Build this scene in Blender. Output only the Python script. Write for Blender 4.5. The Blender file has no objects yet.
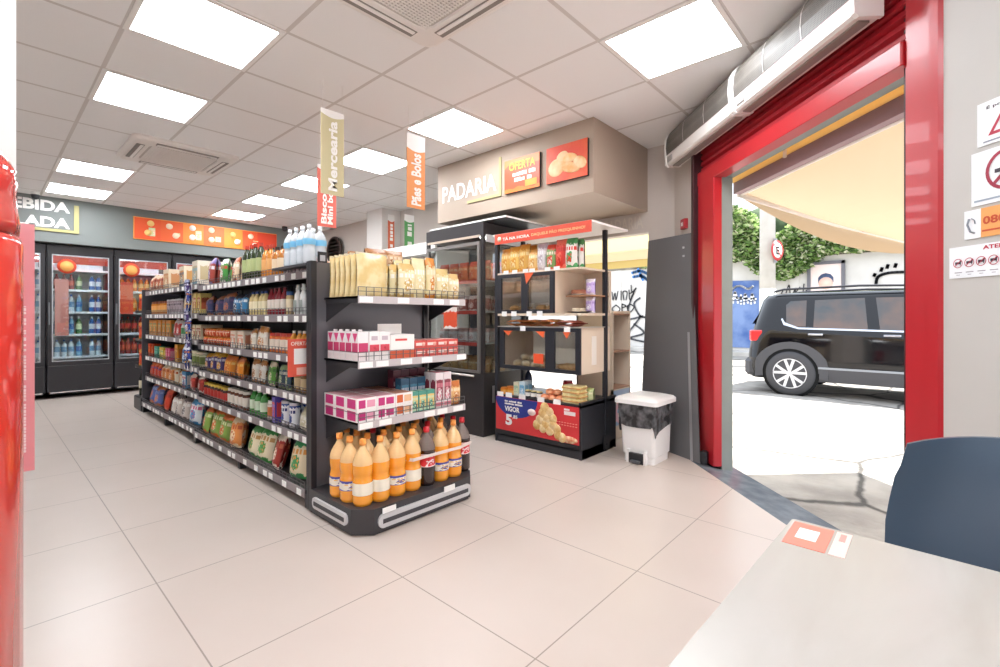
import bpy, math, random
from mathutils import Matrix, Vector
random.seed(7)
S = bpy.context.scene
COL = S.collection
PI = math.pi
# ------------------------------------------------------------------ camera model (metres)
F, CX, CY, H, YAW = 472.8, 500.0, 317.4, 1.1, 0.7385
CC, SS = math.cos(YAW), math.sin(YAW)
def ray(px, py):
    a = (px-CX)/F
    return (CC+a*SS, SS-a*CC, -(py-CY)/F)
def at_x(px, py, X):
    d = ray(px, py); t = X/d[0]; return Vector((X, d[1]*t, H+d[2]*t))
def at_y(px, py, Y):
    d = ray(px, py); t = Y/d[1]; return Vector((d[0]*t, Y, H+d[2]*t))

# ------------------------------------------------------------------ materials
def srgb(c):
    if isinstance(c, str):
        c = [int(c[i:i+2], 16)/255 for i in (0, 2, 4)]
    return tuple((x/12.92 if x <= .04045 else ((x+.055)/1.055)**2.4) for x in c)
_M = {}
def mat(c, rough=.5, metal=0, spec=.5, trans=0, alpha=1, emit=0, coat=0, sss=0):
    k = ('m', c, rough, metal, spec, trans, alpha, emit, coat, sss)
    if k in _M: return _M[k]
    m = bpy.data.materials.new('mat'); m.use_nodes = True
    b = m.node_tree.nodes['Principled BSDF']
    col = (*srgb(c), 1)
    b.inputs['Base Color'].default_value = col
    b.inputs['Roughness'].default_value = rough
    b.inputs['Metallic'].default_value = metal
    b.inputs['Specular IOR Level'].default_value = spec
    b.inputs['Transmission Weight'].default_value = trans
    b.inputs['Alpha'].default_value = alpha
    b.inputs['Coat Weight'].default_value = coat
    if sss:
        b.inputs['Subsurface Weight'].default_value = sss
        b.inputs['Subsurface Scale'].default_value = .03
    if emit:
        b.inputs['Emission Color'].default_value = col
        b.inputs['Emission Strength'].default_value = emit
    _M[k] = m
    return m
def clear(c='ffffff', op=.08, rough=.03):
    """thin clear sheet: mostly lets light straight through, a little gloss"""
    k = ('g', c, op, rough)
    if k in _M: return _M[k]
    m = bpy.data.materials.new('clear'); m.use_nodes = True
    nt = m.node_tree; nt.nodes.clear()
    o = nt.nodes.new('ShaderNodeOutputMaterial'); mx = nt.nodes.new('ShaderNodeMixShader')
    t = nt.nodes.new('ShaderNodeBsdfTransparent'); g = nt.nodes.new('ShaderNodeBsdfGlossy')
    t.inputs[0].default_value = (*srgb(c), 1); g.inputs['Roughness'].default_value = rough
    mx.inputs[0].default_value = op
    nt.links.new(t.outputs[0], mx.inputs[1]); nt.links.new(g.outputs[0], mx.inputs[2])
    nt.links.new(mx.outputs[0], o.inputs[0])
    _M[k] = m
    return m
def film(c, op=.5, rough=.3):
    """translucent coloured plastic: part tinted see-through, part diffuse"""
    k = ('f', c, op, rough)
    if k in _M: return _M[k]
    m = bpy.data.materials.new('film'); m.use_nodes = True
    nt = m.node_tree; b = nt.nodes['Principled BSDF']
    b.inputs['Base Color'].default_value = (*srgb(c), 1); b.inputs['Roughness'].default_value = rough
    o = [n for n in nt.nodes if n.type == 'OUTPUT_MATERIAL'][0]
    mx = nt.nodes.new('ShaderNodeMixShader'); t = nt.nodes.new('ShaderNodeBsdfTransparent')
    t.inputs[0].default_value = (*srgb(c), 1); mx.inputs[0].default_value = op
    nt.links.new(t.outputs[0], mx.inputs[1]); nt.links.new(b.outputs[0], mx.inputs[2]); nt.links.new(mx.outputs[0], o.inputs[0])
    _M[k] = m
    return m
def cloth(c, tl=.5):
    k = ('c', c, tl)
    if k in _M: return _M[k]
    m = bpy.data.materials.new('canvas'); m.use_nodes = True
    nt = m.node_tree; nt.nodes.clear()
    o = nt.nodes.new('ShaderNodeOutputMaterial'); mx = nt.nodes.new('ShaderNodeMixShader')
    t = nt.nodes.new('ShaderNodeBsdfTranslucent'); g = nt.nodes.new('ShaderNodeBsdfDiffuse')
    t.inputs[0].default_value = (*srgb(c), 1); g.inputs[0].default_value = (*srgb(c), 1)
    mx.inputs[0].default_value = tl
    nt.links.new(g.outputs[0], mx.inputs[1]); nt.links.new(t.outputs[0], mx.inputs[2])
    nt.links.new(mx.outputs[0], o.inputs[0])
    _M[k] = m
    return m
def printed(c1, c2, c3, scale=3.2, rough=.4, coord='Generated', detail=1.5):
    """packaging print: ground colour, header and footer bands, a product picture and rows of small print"""
    k = ('p', c1, c2, c3, scale, rough, coord)
    if k in _M: return _M[k]
    m = bpy.data.materials.new('print'); m.use_nodes = True
    nt = m.node_tree; N = nt.nodes; L = nt.links; b = N['Principled BSDF']; b.inputs['Roughness'].default_value = rough
    tc = N.new('ShaderNodeTexCoord'); n = N.new('ShaderNodeTexNoise')
    n.inputs['Scale'].default_value = scale*2; n.inputs['Detail'].default_value = 2
    sp = N.new('ShaderNodeSeparateXYZ'); L.new(tc.outputs[coord], n.inputs['Vector']); L.new(tc.outputs[coord], sp.inputs[0])
    def ma(op, *v, clamp=False):
        q = N.new('ShaderNodeMath'); q.operation = op; q.use_clamp = clamp
        for i, x in enumerate(v):
            if isinstance(x, (int, float)): q.inputs[i].default_value = x
            else: L.new(x, q.inputs[i])
        return q.outputs[0]
    x, y, z, f = sp.outputs[0], sp.outputs[1], sp.outputs[2], n.outputs['Fac']
    fz = ma('ADD', z, ma('MULTIPLY', ma('SUBTRACT', f, .5), .35))
    band = ma('MAXIMUM', ma('GREATER_THAN', fz, .78), ma('LESS_THAN', fz, .10))
    dx = ma('MULTIPLY', ma('SUBTRACT', x, .5), 1.0); dz = ma('MULTIPLY', ma('SUBTRACT', z, .36), 1.25)
    dd = ma('ADD', ma('SQRT', ma('ADD', ma('MULTIPLY', dx, dx), ma('MULTIPLY', dz, dz))), ma('MULTIPLY', ma('SUBTRACT', f, .5), .45))
    pic = ma('LESS_THAN', dd, .25)
    txt = ma('MULTIPLY', ma('MULTIPLY', ma('GREATER_THAN', z, .58), ma('LESS_THAN', z, .70)), ma('GREATER_THAN', ma('FRACT', ma('MULTIPLY', x, 5.3)), .35))
    v = N.new('ShaderNodeTexVoronoi'); v.inputs['Scale'].default_value = scale*3; L.new(tc.outputs[coord], v.inputs['Vector'])
    inner = ma('GREATER_THAN', v.outputs['Distance'], .42)
    def mix(fac, A, B):
        q = N.new('ShaderNodeMixRGB'); L.new(fac, q.inputs[0])
        for i, c in ((1, A), (2, B)):
            if isinstance(c, str): q.inputs[i].default_value = (*srgb(c), 1)
            else: L.new(c, q.inputs[i])
        return q.outputs[0]
    pc = mix(inner, c3, c2)
    o = mix(band, c1, c2); o = mix(pic, o, pc); o = mix(txt, o, c3)
    L.new(o, b.inputs['Base Color'])
    _M[k] = m
    return m
def mottled(c1, c2, scale=4, rough=.5, lo=.35, hi=.65, bump=0, coord='Object', spec=.5, detail=4, dist=0):
    k = ('n', c1, c2, scale, rough, lo, hi, bump, coord, detail)
    if k in _M: return _M[k]
    m = bpy.data.materials.new('mottled'); m.use_nodes = True
    nt = m.node_tree; b = nt.nodes['Principled BSDF']; b.inputs['Roughness'].default_value = rough
    b.inputs['Specular IOR Level'].default_value = spec
    tc = nt.nodes.new('ShaderNodeTexCoord'); n = nt.nodes.new('ShaderNodeTexNoise')
    n.inputs['Scale'].default_value = scale; n.inputs['Detail'].default_value = detail; n.inputs['Distortion'].default_value = dist
    r = nt.nodes.new('ShaderNodeValToRGB'); e = r.color_ramp.elements
    e[0].position = lo; e[0].color = (*srgb(c1), 1); e[1].position = hi; e[1].color = (*srgb(c2), 1)
    nt.links.new(tc.outputs[coord], n.inputs['Vector']); nt.links.new(n.outputs['Fac'], r.inputs[0])
    nt.links.new(r.outputs[0], b.inputs['Base Color'])
    if bump:
        bm = nt.nodes.new('ShaderNodeBump'); bm.inputs['Strength'].default_value = bump
        nt.links.new(n.outputs['Fac'], bm.inputs['Height']); nt.links.new(bm.outputs[0], b.inputs['Normal'])
    _M[k] = m
    return m
def grid_mat(base, alt, line, step, x0, y0, w, rough, nscale=1.2, wx=None, lrough=None, cracks=False):
    m = bpy.data.materials.new('tiles'); m.use_nodes = True
    nt = m.node_tree; N = nt.nodes; L = nt.links; b = N['Principled BSDF']
    g = N.new('ShaderNodeNewGeometry'); sp = N.new('ShaderNodeSeparateXYZ'); L.new(g.outputs['Position'], sp.inputs[0])
    def ma(op, a, v=None, bb=None):
        n = N.new('ShaderNodeMath'); n.operation = op
        if isinstance(a, (int, float)): n.inputs[0].default_value = a
        else: L.new(a, n.inputs[0])
        if bb is not None: L.new(bb, n.inputs[1])
        elif v is not None: n.inputs[1].default_value = v
        return n.outputs[0]
    def mask(o, o0, ww):
        t = ma('FRACT', ma('DIVIDE', ma('SUBTRACT', o, o0), step))
        t = ma('ABSOLUTE', ma('SUBTRACT', t, .5))
        return ma('GREATER_THAN', t, .5-ww/step/2)
    k = ma('MAXIMUM', mask(sp.outputs[0], x0, wx or w), None, mask(sp.outputs[1], y0, w))
    n = N.new('ShaderNodeTexNoise'); n.inputs['Scale'].default_value = nscale; n.inputs['Detail'].default_value = 4
    L.new(g.outputs['Position'], n.inputs['Vector'])
    r = N.new('ShaderNodeValToRGB'); e = r.color_ramp.elements
    e[0].position = .35; e[0].color = (*srgb(base), 1); e[1].position = .65; e[1].color = (*srgb(alt), 1)
    L.new(n.outputs['Fac'], r.inputs[0])
    mx = N.new('ShaderNodeMixRGB'); L.new(k, mx.inputs[0]); L.new(r.outputs[0], mx.inputs[1]); mx.inputs[2].default_value = (*srgb(line), 1)
    L.new(mx.outputs[0], b.inputs['Base Color']); b.inputs['Roughness'].default_value = rough
    return m

# ------------------------------------------------------------------ mesh builder
class MB:
    def __init__(s): s.v = []; s.f = []; s.m = []; s.sm = []
    def add(s, vs, fs, mi=0, smooth=False, M=None):
        o = len(s.v)
        s.v += [tuple(M @ Vector(v)) for v in vs] if M is not None else [tuple(v) for v in vs]
        for f in fs:
            s.f.append([i+o for i in f]); s.m.append(mi); s.sm.append(smooth)
        return s
    def box(s, x0, y0, z0, x1, y1, z1, mi=0, b=0, M=None):
        if x0 > x1: x0, x1 = x1, x0
        if y0 > y1: y0, y1 = y1, y0
        if z0 > z1: z0, z1 = z1, z0
        if b <= 0:
            v = [(x0,y0,z0),(x1,y0,z0),(x1,y1,z0),(x0,y1,z0),(x0,y0,z1),(x1,y0,z1),(x1,y1,z1),(x0,y1,z1)]
            return s.add(v, [(3,2,1,0),(4,5,6,7),(0,1,5,4),(1,2,6,5),(2,3,7,6),(3,0,4,7)], mi, M=M)
        b = min(b, (x1-x0)*.45, (y1-y0)*.45, (z1-z0)*.45)
        def ring(q, z): return [(x0+q,y0+b*0+q*0+ (b if 0 else 0),z)]
        def oct_(i, z):  # rounded-corner outline inset by i
            return [(x0+i+b,y0+i,z),(x1-i-b,y0+i,z),(x1-i,y0+i+b,z),(x1-i,y1-i-b,z),(x1-i-b,y1-i,z),(x0+i+b,y1-i,z),(x0+i,y1-i-b,z),(x0+i,y0+i+b,z)]
        bb = b*.6
        rs = [oct_(bb*.6, z0), oct_(0, z0+bb), oct_(0, z1-bb), oct_(bb*.6, z1)]
        return s.loft(rs, mi, cap=True, M=M)
    def loft(s, rings, mi=0, cap=False, smooth=False, M=None, closed=True):
        n = len(rings[0]); v = [p for r in rings for p in r]; f = []
        for k in range(len(rings)-1):
            for i in range(n if closed else n-1):
                j = (i+1) % n
                f.append((k*n+i, k*n+j, (k+1)*n+j, (k+1)*n+i))
        if cap:
            f.append(tuple(range(n-1, -1, -1))); f.append(tuple((len(rings)-1)*n+i for i in range(n)))
        return s.add(v, f, mi, smooth, M)
    def lathe(s, prof, n=16, mi=0, c=(0,0,0), M=None, smooth=True, cap=True, mis=None):
        rings = [[(c[0]+r*math.cos(2*PI*i/n), c[1]+r*math.sin(2*PI*i/n), c[2]+z) for i in range(n)] for r, z in prof]
        if mis is None: return s.loft(rings, mi, cap, smooth, M)
        for k in range(len(rings)-1):
            s.loft(rings[k:k+2], mis[k], False, smooth, M)
        s.add(rings[0], [tuple(range(n-1,-1,-1))], mis[0], M=M); s.add(rings[-1], [tuple(range(n))], mis[-1], M=M)
        return s
    def tube(s, pts, r, n=8, mi=0, cap=True, smooth=True):
        pts = [Vector(p) for p in pts]; rings = []
        for i, p in enumerate(pts):
            d = (pts[min(i+1, len(pts)-1)]-pts[max(i-1, 0)]).normalized()
            up = Vector((0,0,1)) if abs(d.z) < .9 else Vector((1,0,0))
            a = d.cross(up).normalized(); b = a.cross(d).normalized()
            rr = r[i] if isinstance(r, (list, tuple)) else r
            rings.append([tuple(p+a*rr*math.cos(2*PI*k/n)+b*rr*math.sin(2*PI*k/n)) for k in range(n)])
        return s.loft(rings, mi, cap, smooth)
    def prism(s, poly, z0, z1, mi=0, M=None):
        n = len(poly)
        v = [(x,y,z0) for x,y in poly]+[(x,y,z1) for x,y in poly]
        f = [tuple(range(n-1,-1,-1)), tuple(range(n,2*n))]+[(i,(i+1)%n,n+(i+1)%n,n+i) for i in range(n)]
        return s.add(v, f, mi, M=M)
    def build(s, name, mats, parent=None, loc=(0,0,0), rz=0, rot=None):
        me = bpy.data.meshes.new(name); me.from_pydata(s.v, [], s.f); me.update()
        if not isinstance(mats, (list, tuple)): mats = [mats]
        for m in mats: me.materials.append(m)
        me.polygons.foreach_set('material_index', s.m); me.polygons.foreach_set('use_smooth', s.sm)
        o = bpy.data.objects.new(name, me); COL.objects.link(o)
        o.location = loc; o.rotation_euler = rot or (0,0,rz)
        if parent is not None: o.parent = parent
        return o
def split_build(mb, name, mats, parent=None, **k):
    """one object per separate piece"""
    par = list(range(len(mb.v)))
    def find(i):
        while par[i] != i: par[i] = par[par[i]]; i = par[i]
        return i
    for f in mb.f:
        for i in f[1:]: par[find(i)] = find(f[0])
    groups = {}
    for fi, f in enumerate(mb.f): groups.setdefault(find(f[0]), []).append(fi)
    out = []
    for g in groups.values():
        q = MB(); mp = {}
        for fi in g:
            for i in mb.f[fi]:
                if i not in mp: mp[i] = len(q.v); q.v.append(mb.v[i])
            q.f.append([mp[i] for i in mb.f[fi]]); q.m.append(mb.m[fi]); q.sm.append(mb.sm[fi])
        out.append(q.build(name, mats, parent, **k))
    return out
def tag(o, label=None, cat=None, group=None, kind=None):
    if label: o['label'] = label
    if cat: o['category'] = cat
    if group: o['group'] = group
    if kind: o['kind'] = kind
    return o
def thing(name, label, cat, loc=(0,0,0), rz=0, group=None):
    o = bpy.data.objects.new(name, None); COL.objects.link(o); o.location = loc; o.rotation_euler = (0,0,rz)
    o.empty_display_size = .05
    return tag(o, label, cat, group)
def struct(o): o['kind'] = 'structure'; return o
KIDS = {}
def copy_tree(o, parent=None):
    c = o.copy(); COL.objects.link(c)
    if parent is not None: c.parent = parent
    for ch in [x for x in bpy.data.objects if x.parent is o] if o.type == 'EMPTY' else []:
        copy_tree(ch, c)
    return c
def text(body, w, h, m, name='lettering', parent=None, loc=(0,0,0), rot=(PI/2,0,0), bold=0.0, ext=.002, align='L', keep=False):
    """block lettering fitted into w x h, lower left corner at loc"""
    cu = bpy.data.curves.new('t', 'FONT'); cu.body = body; cu.size = 1; cu.extrude = 0; cu.offset = bold; cu.resolution_u = 3
    cu.space_line = .95
    o = bpy.data.objects.new('t', cu); COL.objects.link(o)
    dg = bpy.context.evaluated_depsgraph_get()
    me = bpy.data.meshes.new_from_object(o.evaluated_get(dg))
    bpy.data.objects.remove(o); bpy.data.curves.remove(cu)
    xs = [v.co.x for v in me.vertices]; ys = [v.co.y for v in me.vertices]
    x0, x1, y0, y1 = min(xs), max(xs), min(ys), max(ys)
    for v in me.vertices:
        v.co = Vector(((v.co.x-x0)/(x1-x0)*w, (v.co.y-y0)/(y1-y0)*h, ext))
    me.materials.clear(); me.materials.append(m)
    for p in me.polygons: p.material_index = 0
    q = bpy.data.objects.new(name, me); COL.objects.link(q); q.location = loc; q.rotation_euler = rot
    if parent is not None: q.parent = parent
    return q
def marks(w, h, m, parent, loc, rot, seed=1, name='lettering', upright=False, unit=.6):
    """a line of print too small to read: a row of uneven strokes"""
    r = random.Random(seed); q = MB(); x = 0
    while x < w:
        l = h*unit*r.uniform(.7,1.5)
        if r.random() > .14: q.box(x,0,0,min(w,x+l*.78),h*r.uniform(.75,1),.0012)
        x += l
    o = q.build(name, m, parent, loc=loc, rot=rot)
    if upright: o.rotation_euler = (Matrix.Rotation(PI/2,3,'X') @ Matrix.Rotation(PI/2,3,'Z')).to_euler()
    return o
FX = (PI/2, 0, -PI/2)     # faces -X (reader looks towards +X)
FY = (PI/2, 0, 0)         # faces -Y
DG = -3*PI/4              # storefront frame: local x along the wall, local y outwards
ORD = ['', 'first','second','third','fourth','fifth','sixth','seventh','eighth','ninth','tenth','eleventh','twelfth','thirteenth','fourteenth','fifteenth','sixteenth']
NUM = ['', 'one','two','three','four','five','six','seven','eight','nine','ten','eleven','twelve','thirteen','fourteen','fifteen','sixteen']

WHITE = mat('f4f2ef', .4); BLACK = mat('26262a', .45); DARK = mat('2b2b30', .4); GREY = mat('8d8d90', .5); CHROME = mat('d8d8da', .2, 1)
TAG = mat('fbfaf7', .5); RED = mat('b51e28', .33, coat=.12)
# ================================================================== SETTING
CEIL = 2.696
floor_m = grid_mat('cfc2b9', 'c9bbb1', '978a81', .713, .49, 1.654, .005, .30, 1.0)
ceil_m = grid_mat('f4f2f1', 'f2f0ef', 'd6d0cc', .625, .5258, 2.0396, .024, .7, .6)
roomp = [(-3,-2.6), (-.29,-2.6), (4.25,1.94), (4.25,9.6), (-3,9.6)]
struct(MB().prism(roomp, -.12, 0).build('floor', floor_m))
struct(MB().prism([(-3.1,-2.75), (-.1,-2.75), (4.55,1.9), (4.55,9.7), (-3.1,9.7)], CEIL, CEIL+.1).build('ceiling', ceil_m))
wall_m = mottled('d2c9c2', 'cec4bc', 1.2, .7); wallg = mottled('7f8482', '7a7f7d', 1.0, .7); wallw = mottled('c2bfbb', 'bdbab5', 2.2, .6)
struct(MB().box(-3.1,-2.7,-.12,-3,9.7,CEIL).build('wall_left', mat('f0ede9', .6)))
w = MB(); w.box(-3,-2.72,-.12,-2.8,-2.6,CEIL); w.box(-.55,-2.72,-.12,-.2,-2.6,CEIL); w.box(-2.8,-2.72,2.4,-.55,-2.6,CEIL)  # opening behind the viewer is added to let daylight bounce in
struct(w.build('wall_front', mat('f0ede9', .6)))
struct(MB().box(-3,9.5,-.12,4.4,9.62,CEIL).build('wall_back', wallg))
struct(MB().box(-3,8.62,2.1,4.25,9.5,CEIL).build('trim_1', wallg))
w = MB()
w.box(4.25,3.6,-.12,4.37,9.5,CEIL); w.box(4.25,1.97,1.905,4.37,3.6,CEIL)
w.prism([(4.25,1.97),(4.25,1.72),(3.90,1.37),(3.985,1.285),(4.37,1.67),(4.37,1.97)], -.12, CEIL)
struct(w.build('wall_right', wall_m))
struct(MB().box(3.93,5.9,0,4.25,6.3,CEIL).build('pillar', mat('e6e1dc', .6)))
struct(MB().box(-.55,1.75,0,.062,2.15,CEIL).build('column', mat('f3f1ee', .5)))
# storefront wall in its own frame (u along, v outward)
def DIAG(mb, name, m, kind='structure', parent=None):
    o = mb.build(name, m, parent, rz=0 if parent else DG)
    if parent is None: o['kind'] = kind
    return o
w = MB(); w.box(-1.672,1.722,-.12,2.0,1.90,CEIL+.0)
DIAG(w, 'wall_storefront', wallw)
w = MB(); w.box(-3.80,1.80,-.12,-3.41,1.881,2.14); w.box(-3.80,1.83,2.14,-1.67,1.90,CEIL)
DIAG(w, 'wall_doorside', mottled('8f9692', '868c88', 3, .7))
d = MB()
d.box(-3.655,1.735,0,-3.405,1.80,2.14,0,.006)          # broad red jamb
d.box(-3.70,1.70,0,-3.66,1.79,2.5,1,.004)            # dark guide channel
d.box(-3.735,1.72,0,-3.70,1.79,2.5,0,.004)
d.box(-1.862,1.750,0,-1.735,1.89,CEIL,0,.006); d.box(-1.730,1.711,0,-1.670,1.85,CEIL,0,.012)
d.box(-1.885,1.77,0,-1.862,1.80,2.4,1)
d.box(-3.70,1.735,2.135,-1.86,1.83,2.235,0,.006)      # lintel beam
DIAG(d, 'door_frame', [RED, mat('3a1418', .5)])
sh = MB()
for i in range(9):
    z = 2.235+i*.05
    sh.loft([[(-3.66,1.785,z),(-3.66,1.76,z+.012),(-3.66,1.765,z+.038),(-3.66,1.785,z+.049)],[(-1.862,1.785,z),(-1.862,1.76,z+.012),(-1.862,1.765,z+.038),(-1.862,1.785,z+.049)]], 0, closed=False)
    sh.box(-3.66,1.785,z,-1.862,1.80,z+.05)
DIAG(sh, 'door_1', mat('a81e2a', .4))
# threshold and outside ground
th = MB(); th.add([(-4.15,1.634,0),(-1.2,1.634,0),(-1.2,1.95,-.045),(-4.15,1.95,-.045),(-4.15,1.95,-.14),(-1.2,1.95,-.14)], [(0,3,2,1),(3,4,5,2)])
DIAG(th, 'trim_2', mottled('69727b', '858d96', 9, .14, bump=.02))
def pave():
    m = mottled('b4afa8', '8f8a84', 2.6, .85, detail=8)
    nt = m.node_tree; N = nt.nodes; L = nt.links; b = N['Principled BSDF']
    src = b.inputs['Base Color'].links[0].from_socket
    g = N.new('ShaderNodeNewGeometry'); v = N.new('ShaderNodeTexVoronoi'); v.feature = 'DISTANCE_TO_EDGE'; v.inputs['Scale'].default_value = .55
    n = N.new('ShaderNodeTexNoise'); n.inputs['Scale'].default_value = 2.5; n.inputs['Detail'].default_value = 5
    ad = N.new('ShaderNodeMixRGB'); ad.inputs[0].default_value = .12
    L.new(g.outputs['Position'], n.inputs['Vector']); L.new(g.outputs['Position'], ad.inputs[1]); L.new(n.outputs['Color'], ad.inputs[2]); L.new(ad.outputs[0], v.inputs['Vector'])
    r = N.new('ShaderNodeValToRGB'); e = r.color_ramp.elements
    e[0].position = .004; e[0].color = (.10,.10,.10,1); e[1].position = .014; e[1].color = (1,1,1,1)
    L.new(v.outputs['Distance'], r.inputs[0])
    mx = N.new('ShaderNodeMixRGB'); mx.blend_type = 'MULTIPLY'; mx.inputs[0].default_value = .85
    L.new(src, mx.inputs[1]); L.new(r.outputs[0], mx.inputs[2]); L.new(mx.outputs[0], b.inputs['Base Color'])
    n2 = N.new('ShaderNodeTexNoise'); n2.inputs['Scale'].default_value = 14; n2.inputs['Detail'].default_value = 6
    L.new(g.outputs['Position'], n2.inputs['Vector'])
    bp = N.new('ShaderNodeBump'); bp.inputs['Strength'].default_value = .5; bp.inputs['Distance'].default_value = .03
    L.new(n2.outputs['Fac'], bp.inputs['Height']); L.new(bp.outputs[0], b.inputs['Normal'])
    return m
g = MB(); g.prism([(.2,-1.92),(4.25,1.96-.02),(4.25,9.6),(16.0,9.6),(16.0,26),(16.0,-14),(.2,-14)], -.3, -.13)
g = MB(); g.add([(-2,-20,-.13),(16.2,-20,-.13),(16.2,40,-.13),(-2,40,-.13)], [(0,1,2,3)])
struct(g.build('street', pave()))
struct(MB().box(16.2,-20,-.2,17.0,40,0,0,.02).build('sidewalk', mottled('cfcac3', 'b9b4ad', 1.5, .9)))
# ================================================================== ACROSS THE STREET
gw = MB(); gw.box(17,-20,-.1,17.3,40,2.95); gw.box(16.96,-20,2.95,17.34,40,3.03,1)
for y in range(-18, 40, 3): gw.box(16.97,y,-.0,17.0,y+.25,2.95)
gwall = gw.build('boundary_wall', [mottled('dcd9d4', 'c9c5bf', .8, .85, detail=8), mottled('8b8478', '5f5a50', 2, .9)])
tag(gwall, 'pale graffitied boundary wall across the street under the greenery', 'wall', kind='structure')
def stroke(pts, wd, name, col, label, x=16.955, cat='graffiti'):
    """flat painted strokes on the far wall; pts in picture coordinates back-projected once onto the wall plane"""
    m = MB()
    for line in pts:
        P = [at_x(a, b, x) for a, b in line]
        Q = []
        for i in range(len(P)-1):
            for k in range(4):
                t = k/4
                p0 = P[max(i-1,0)]; p1 = P[i]; p2 = P[i+1]; p3 = P[min(i+2,len(P)-1)]
                Q.append(.5*((2*p1)+(p2-p0)*t+(2*p0-5*p1+4*p2-p3)*t*t+(3*p1-p0-3*p2+p3)*t**3))
        Q.append(P[-1])
        for i in range(len(Q)-1):
            d = (Q[i+1]-Q[i]); 
            if d.length < 1e-5: continue
            d.normalize(); n = Vector((0,-d.z,d.y))*wd/2
            e = d*wd*.3
            m.add([Q[i]-n-e,Q[i+1]-n+e,Q[i+1]+n+e,Q[i]+n-e], [(0,1,2,3)])
    o = m.build(name, mat(col, .8)); o.location.x = 0
    return tag(o, label, cat)
stroke([[(612,292),(613,300),(615,293),(616,300),(618,291)],[(621,291),(621,300)],[(624,300),(623,292),(627,292),(626,300)],[(629,290),(630,300),(634,292),(629,294)],[(631,285),(632,292),(636,288),(632,296)],
        [(616,305),(612,309),(616,313),(620,309),(616,305)],[(622,304),(622,312)],[(622,304),(626,306),(622,308)],[(630,304),(627,307),(630,312),(634,307),(630,304)]], .045, 'scribble_graffiti', '3c3c40',
       'small black scribbled tag on white wall seen beyond the bakery doorway')
stroke([[(632,296),(627,318),(643,316)],[(640,298),(634,304),(640,316),(648,317)],[(641,316),(630,330),(622,334)],[(634,324),(644,333),(630,338),(645,342)],[(618,314),(619,318)],[(621,314),(622,318)]], .07, 'line_graffiti', '56565a',
       'black outline figure graffiti beside the small scribbled tag', )
stroke([[(632,273),(640,271),(648,274)],[(633,277),(642,276),(647,280)],[(638,269),(643,280)]], .10, 'blue_graffiti', '4f86c8', 'blue sprayed scrawl at the top of the wall beyond bakery doorway')
stroke([[(786,293),(789,285),(790,293)],[(793,293),(796,288),(795,293),(800,287)],[(803,292),(804,284)],[(806,291),(812,285),(808,290)],[(781,294),(784,289)]], .03, 'script_graffiti', '26262a', 'small black script tag on wall directly above the car roof rack')
stroke([[(876,284),(878,277),(888,273),(905,272)],[(874,276),(875,274)],[(881,271),(882,268)],[(887,268),(888,265)],[(895,267),(896,264)]], .075, 'arch_graffiti', '2b2b30', 'thick black eye-shaped arch with lash dots painted on the wall')
bl = MB(); a = at_x(700,275,16.96); b = at_x(759,275,16.96)
bl.add([(16.96,a.y,.1),(16.96,b.y,.1),(16.96,b.y,2.3),(16.96,a.y,2.35)], [(0,3,2,1)])
tag(bl.build('blue_mural', mottled('3f5f9e', '7d94bf', 1.6, .8, detail=5)), 'blue painted mural panel on wall left of the concrete pole', 'mural')
stroke([[(731,291),(735,287),(741,286),(748,289),(753,286)],[(733,303),(735,292),(738,303)],[(741,304),(741,295)],[(744,304),(745,294),(748,303)],[(751,304),(752,294),(755,303)],[(735,298),(756,299)]], .06, 'white_script_graffiti', 'eeeff2', 'white script lettering painted over the blue mural', x=16.93)
# framed poster on the wall
a = at_x(807,270,16.9); b = at_x(845,290,16.9)
t = thing('framed_poster', 'grey framed poster with a pale portrait on the wall above the car', 'poster', (16.9,(a.y+b.y)/2,1.7))
hw = abs(a.y-b.y)/2
m = MB(); m.box(0,-hw,0,.06,hw,.09); m.box(0,-hw,.98,.06,hw,1.07); m.box(0,-hw,0,.06,-hw+.09,1.07); m.box(0,hw-.09,0,.06,hw,1.07)
m.build('frame', mat('6b6a70', .6), t)
MB().box(.03,-hw+.05,.05,.055,hw-.05,1.02).build('picture', mat('ecd9d2', .7), t)
m = MB(); m.lathe([(.18,0),(.18,.01)], 16, 0, M=Matrix.Translation((.03,.0,.42)) @ Matrix.Rotation(-PI/2,4,'Y')); m.lathe([(.20,0),(.20,.008)], 10, 1, M=Matrix.Translation((.032,.0,.52)) @ Matrix.Rotation(-PI/2,4,'Y'))
m.build('portrait', [mat('f3c9b8', .7), mat('4c5a78', .7)], t)
# greenery
def leaves(name, n, box, size, cols, label, seed, drape=None):
    rnd = random.Random(seed); m = MB()
    for i in range(n):
        while True:
            x = rnd.uniform(box[0], box[1]); y = rnd.uniform(box[2], box[3]); z = rnd.uniform(box[4], box[5])
            if drape is None or drape(x, y, z, rnd): break
        c = Vector((x,y,z)); s = size*rnd.uniform(.6,1.5)
        R = Matrix.Rotation(rnd.uniform(0,2*PI),3,'Z') @ Matrix.Rotation(rnd.uniform(-1.2,1.2),3,'X') @ Matrix.Rotation(rnd.uniform(-1,1),3,'Y')
        q = [c+R @ Vector(p)*s for p in ((-.5,0,0),(0,-.28,.05),(.6,0,0),(0,.28,.05))]
        m.add(q, [(0,1,2,3)], rnd.randrange(len(cols)))
    o = m.build(name, [cloth(c, .35) for c in cols])
    return tag(o, label, 'foliage', kind='stuff')
def dr(x, y, z, r):
    low = 2.95 if not 2.3 < y < 4.6 else 2.95-.7*math.sin((y-2.3)/2.3*PI)
    if z < low: return False
    if z < 3.0: return x < 16.95
    return z < 4.6+.6*math.sin(y*1.3)+.3*math.sin(y*3.1)
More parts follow.
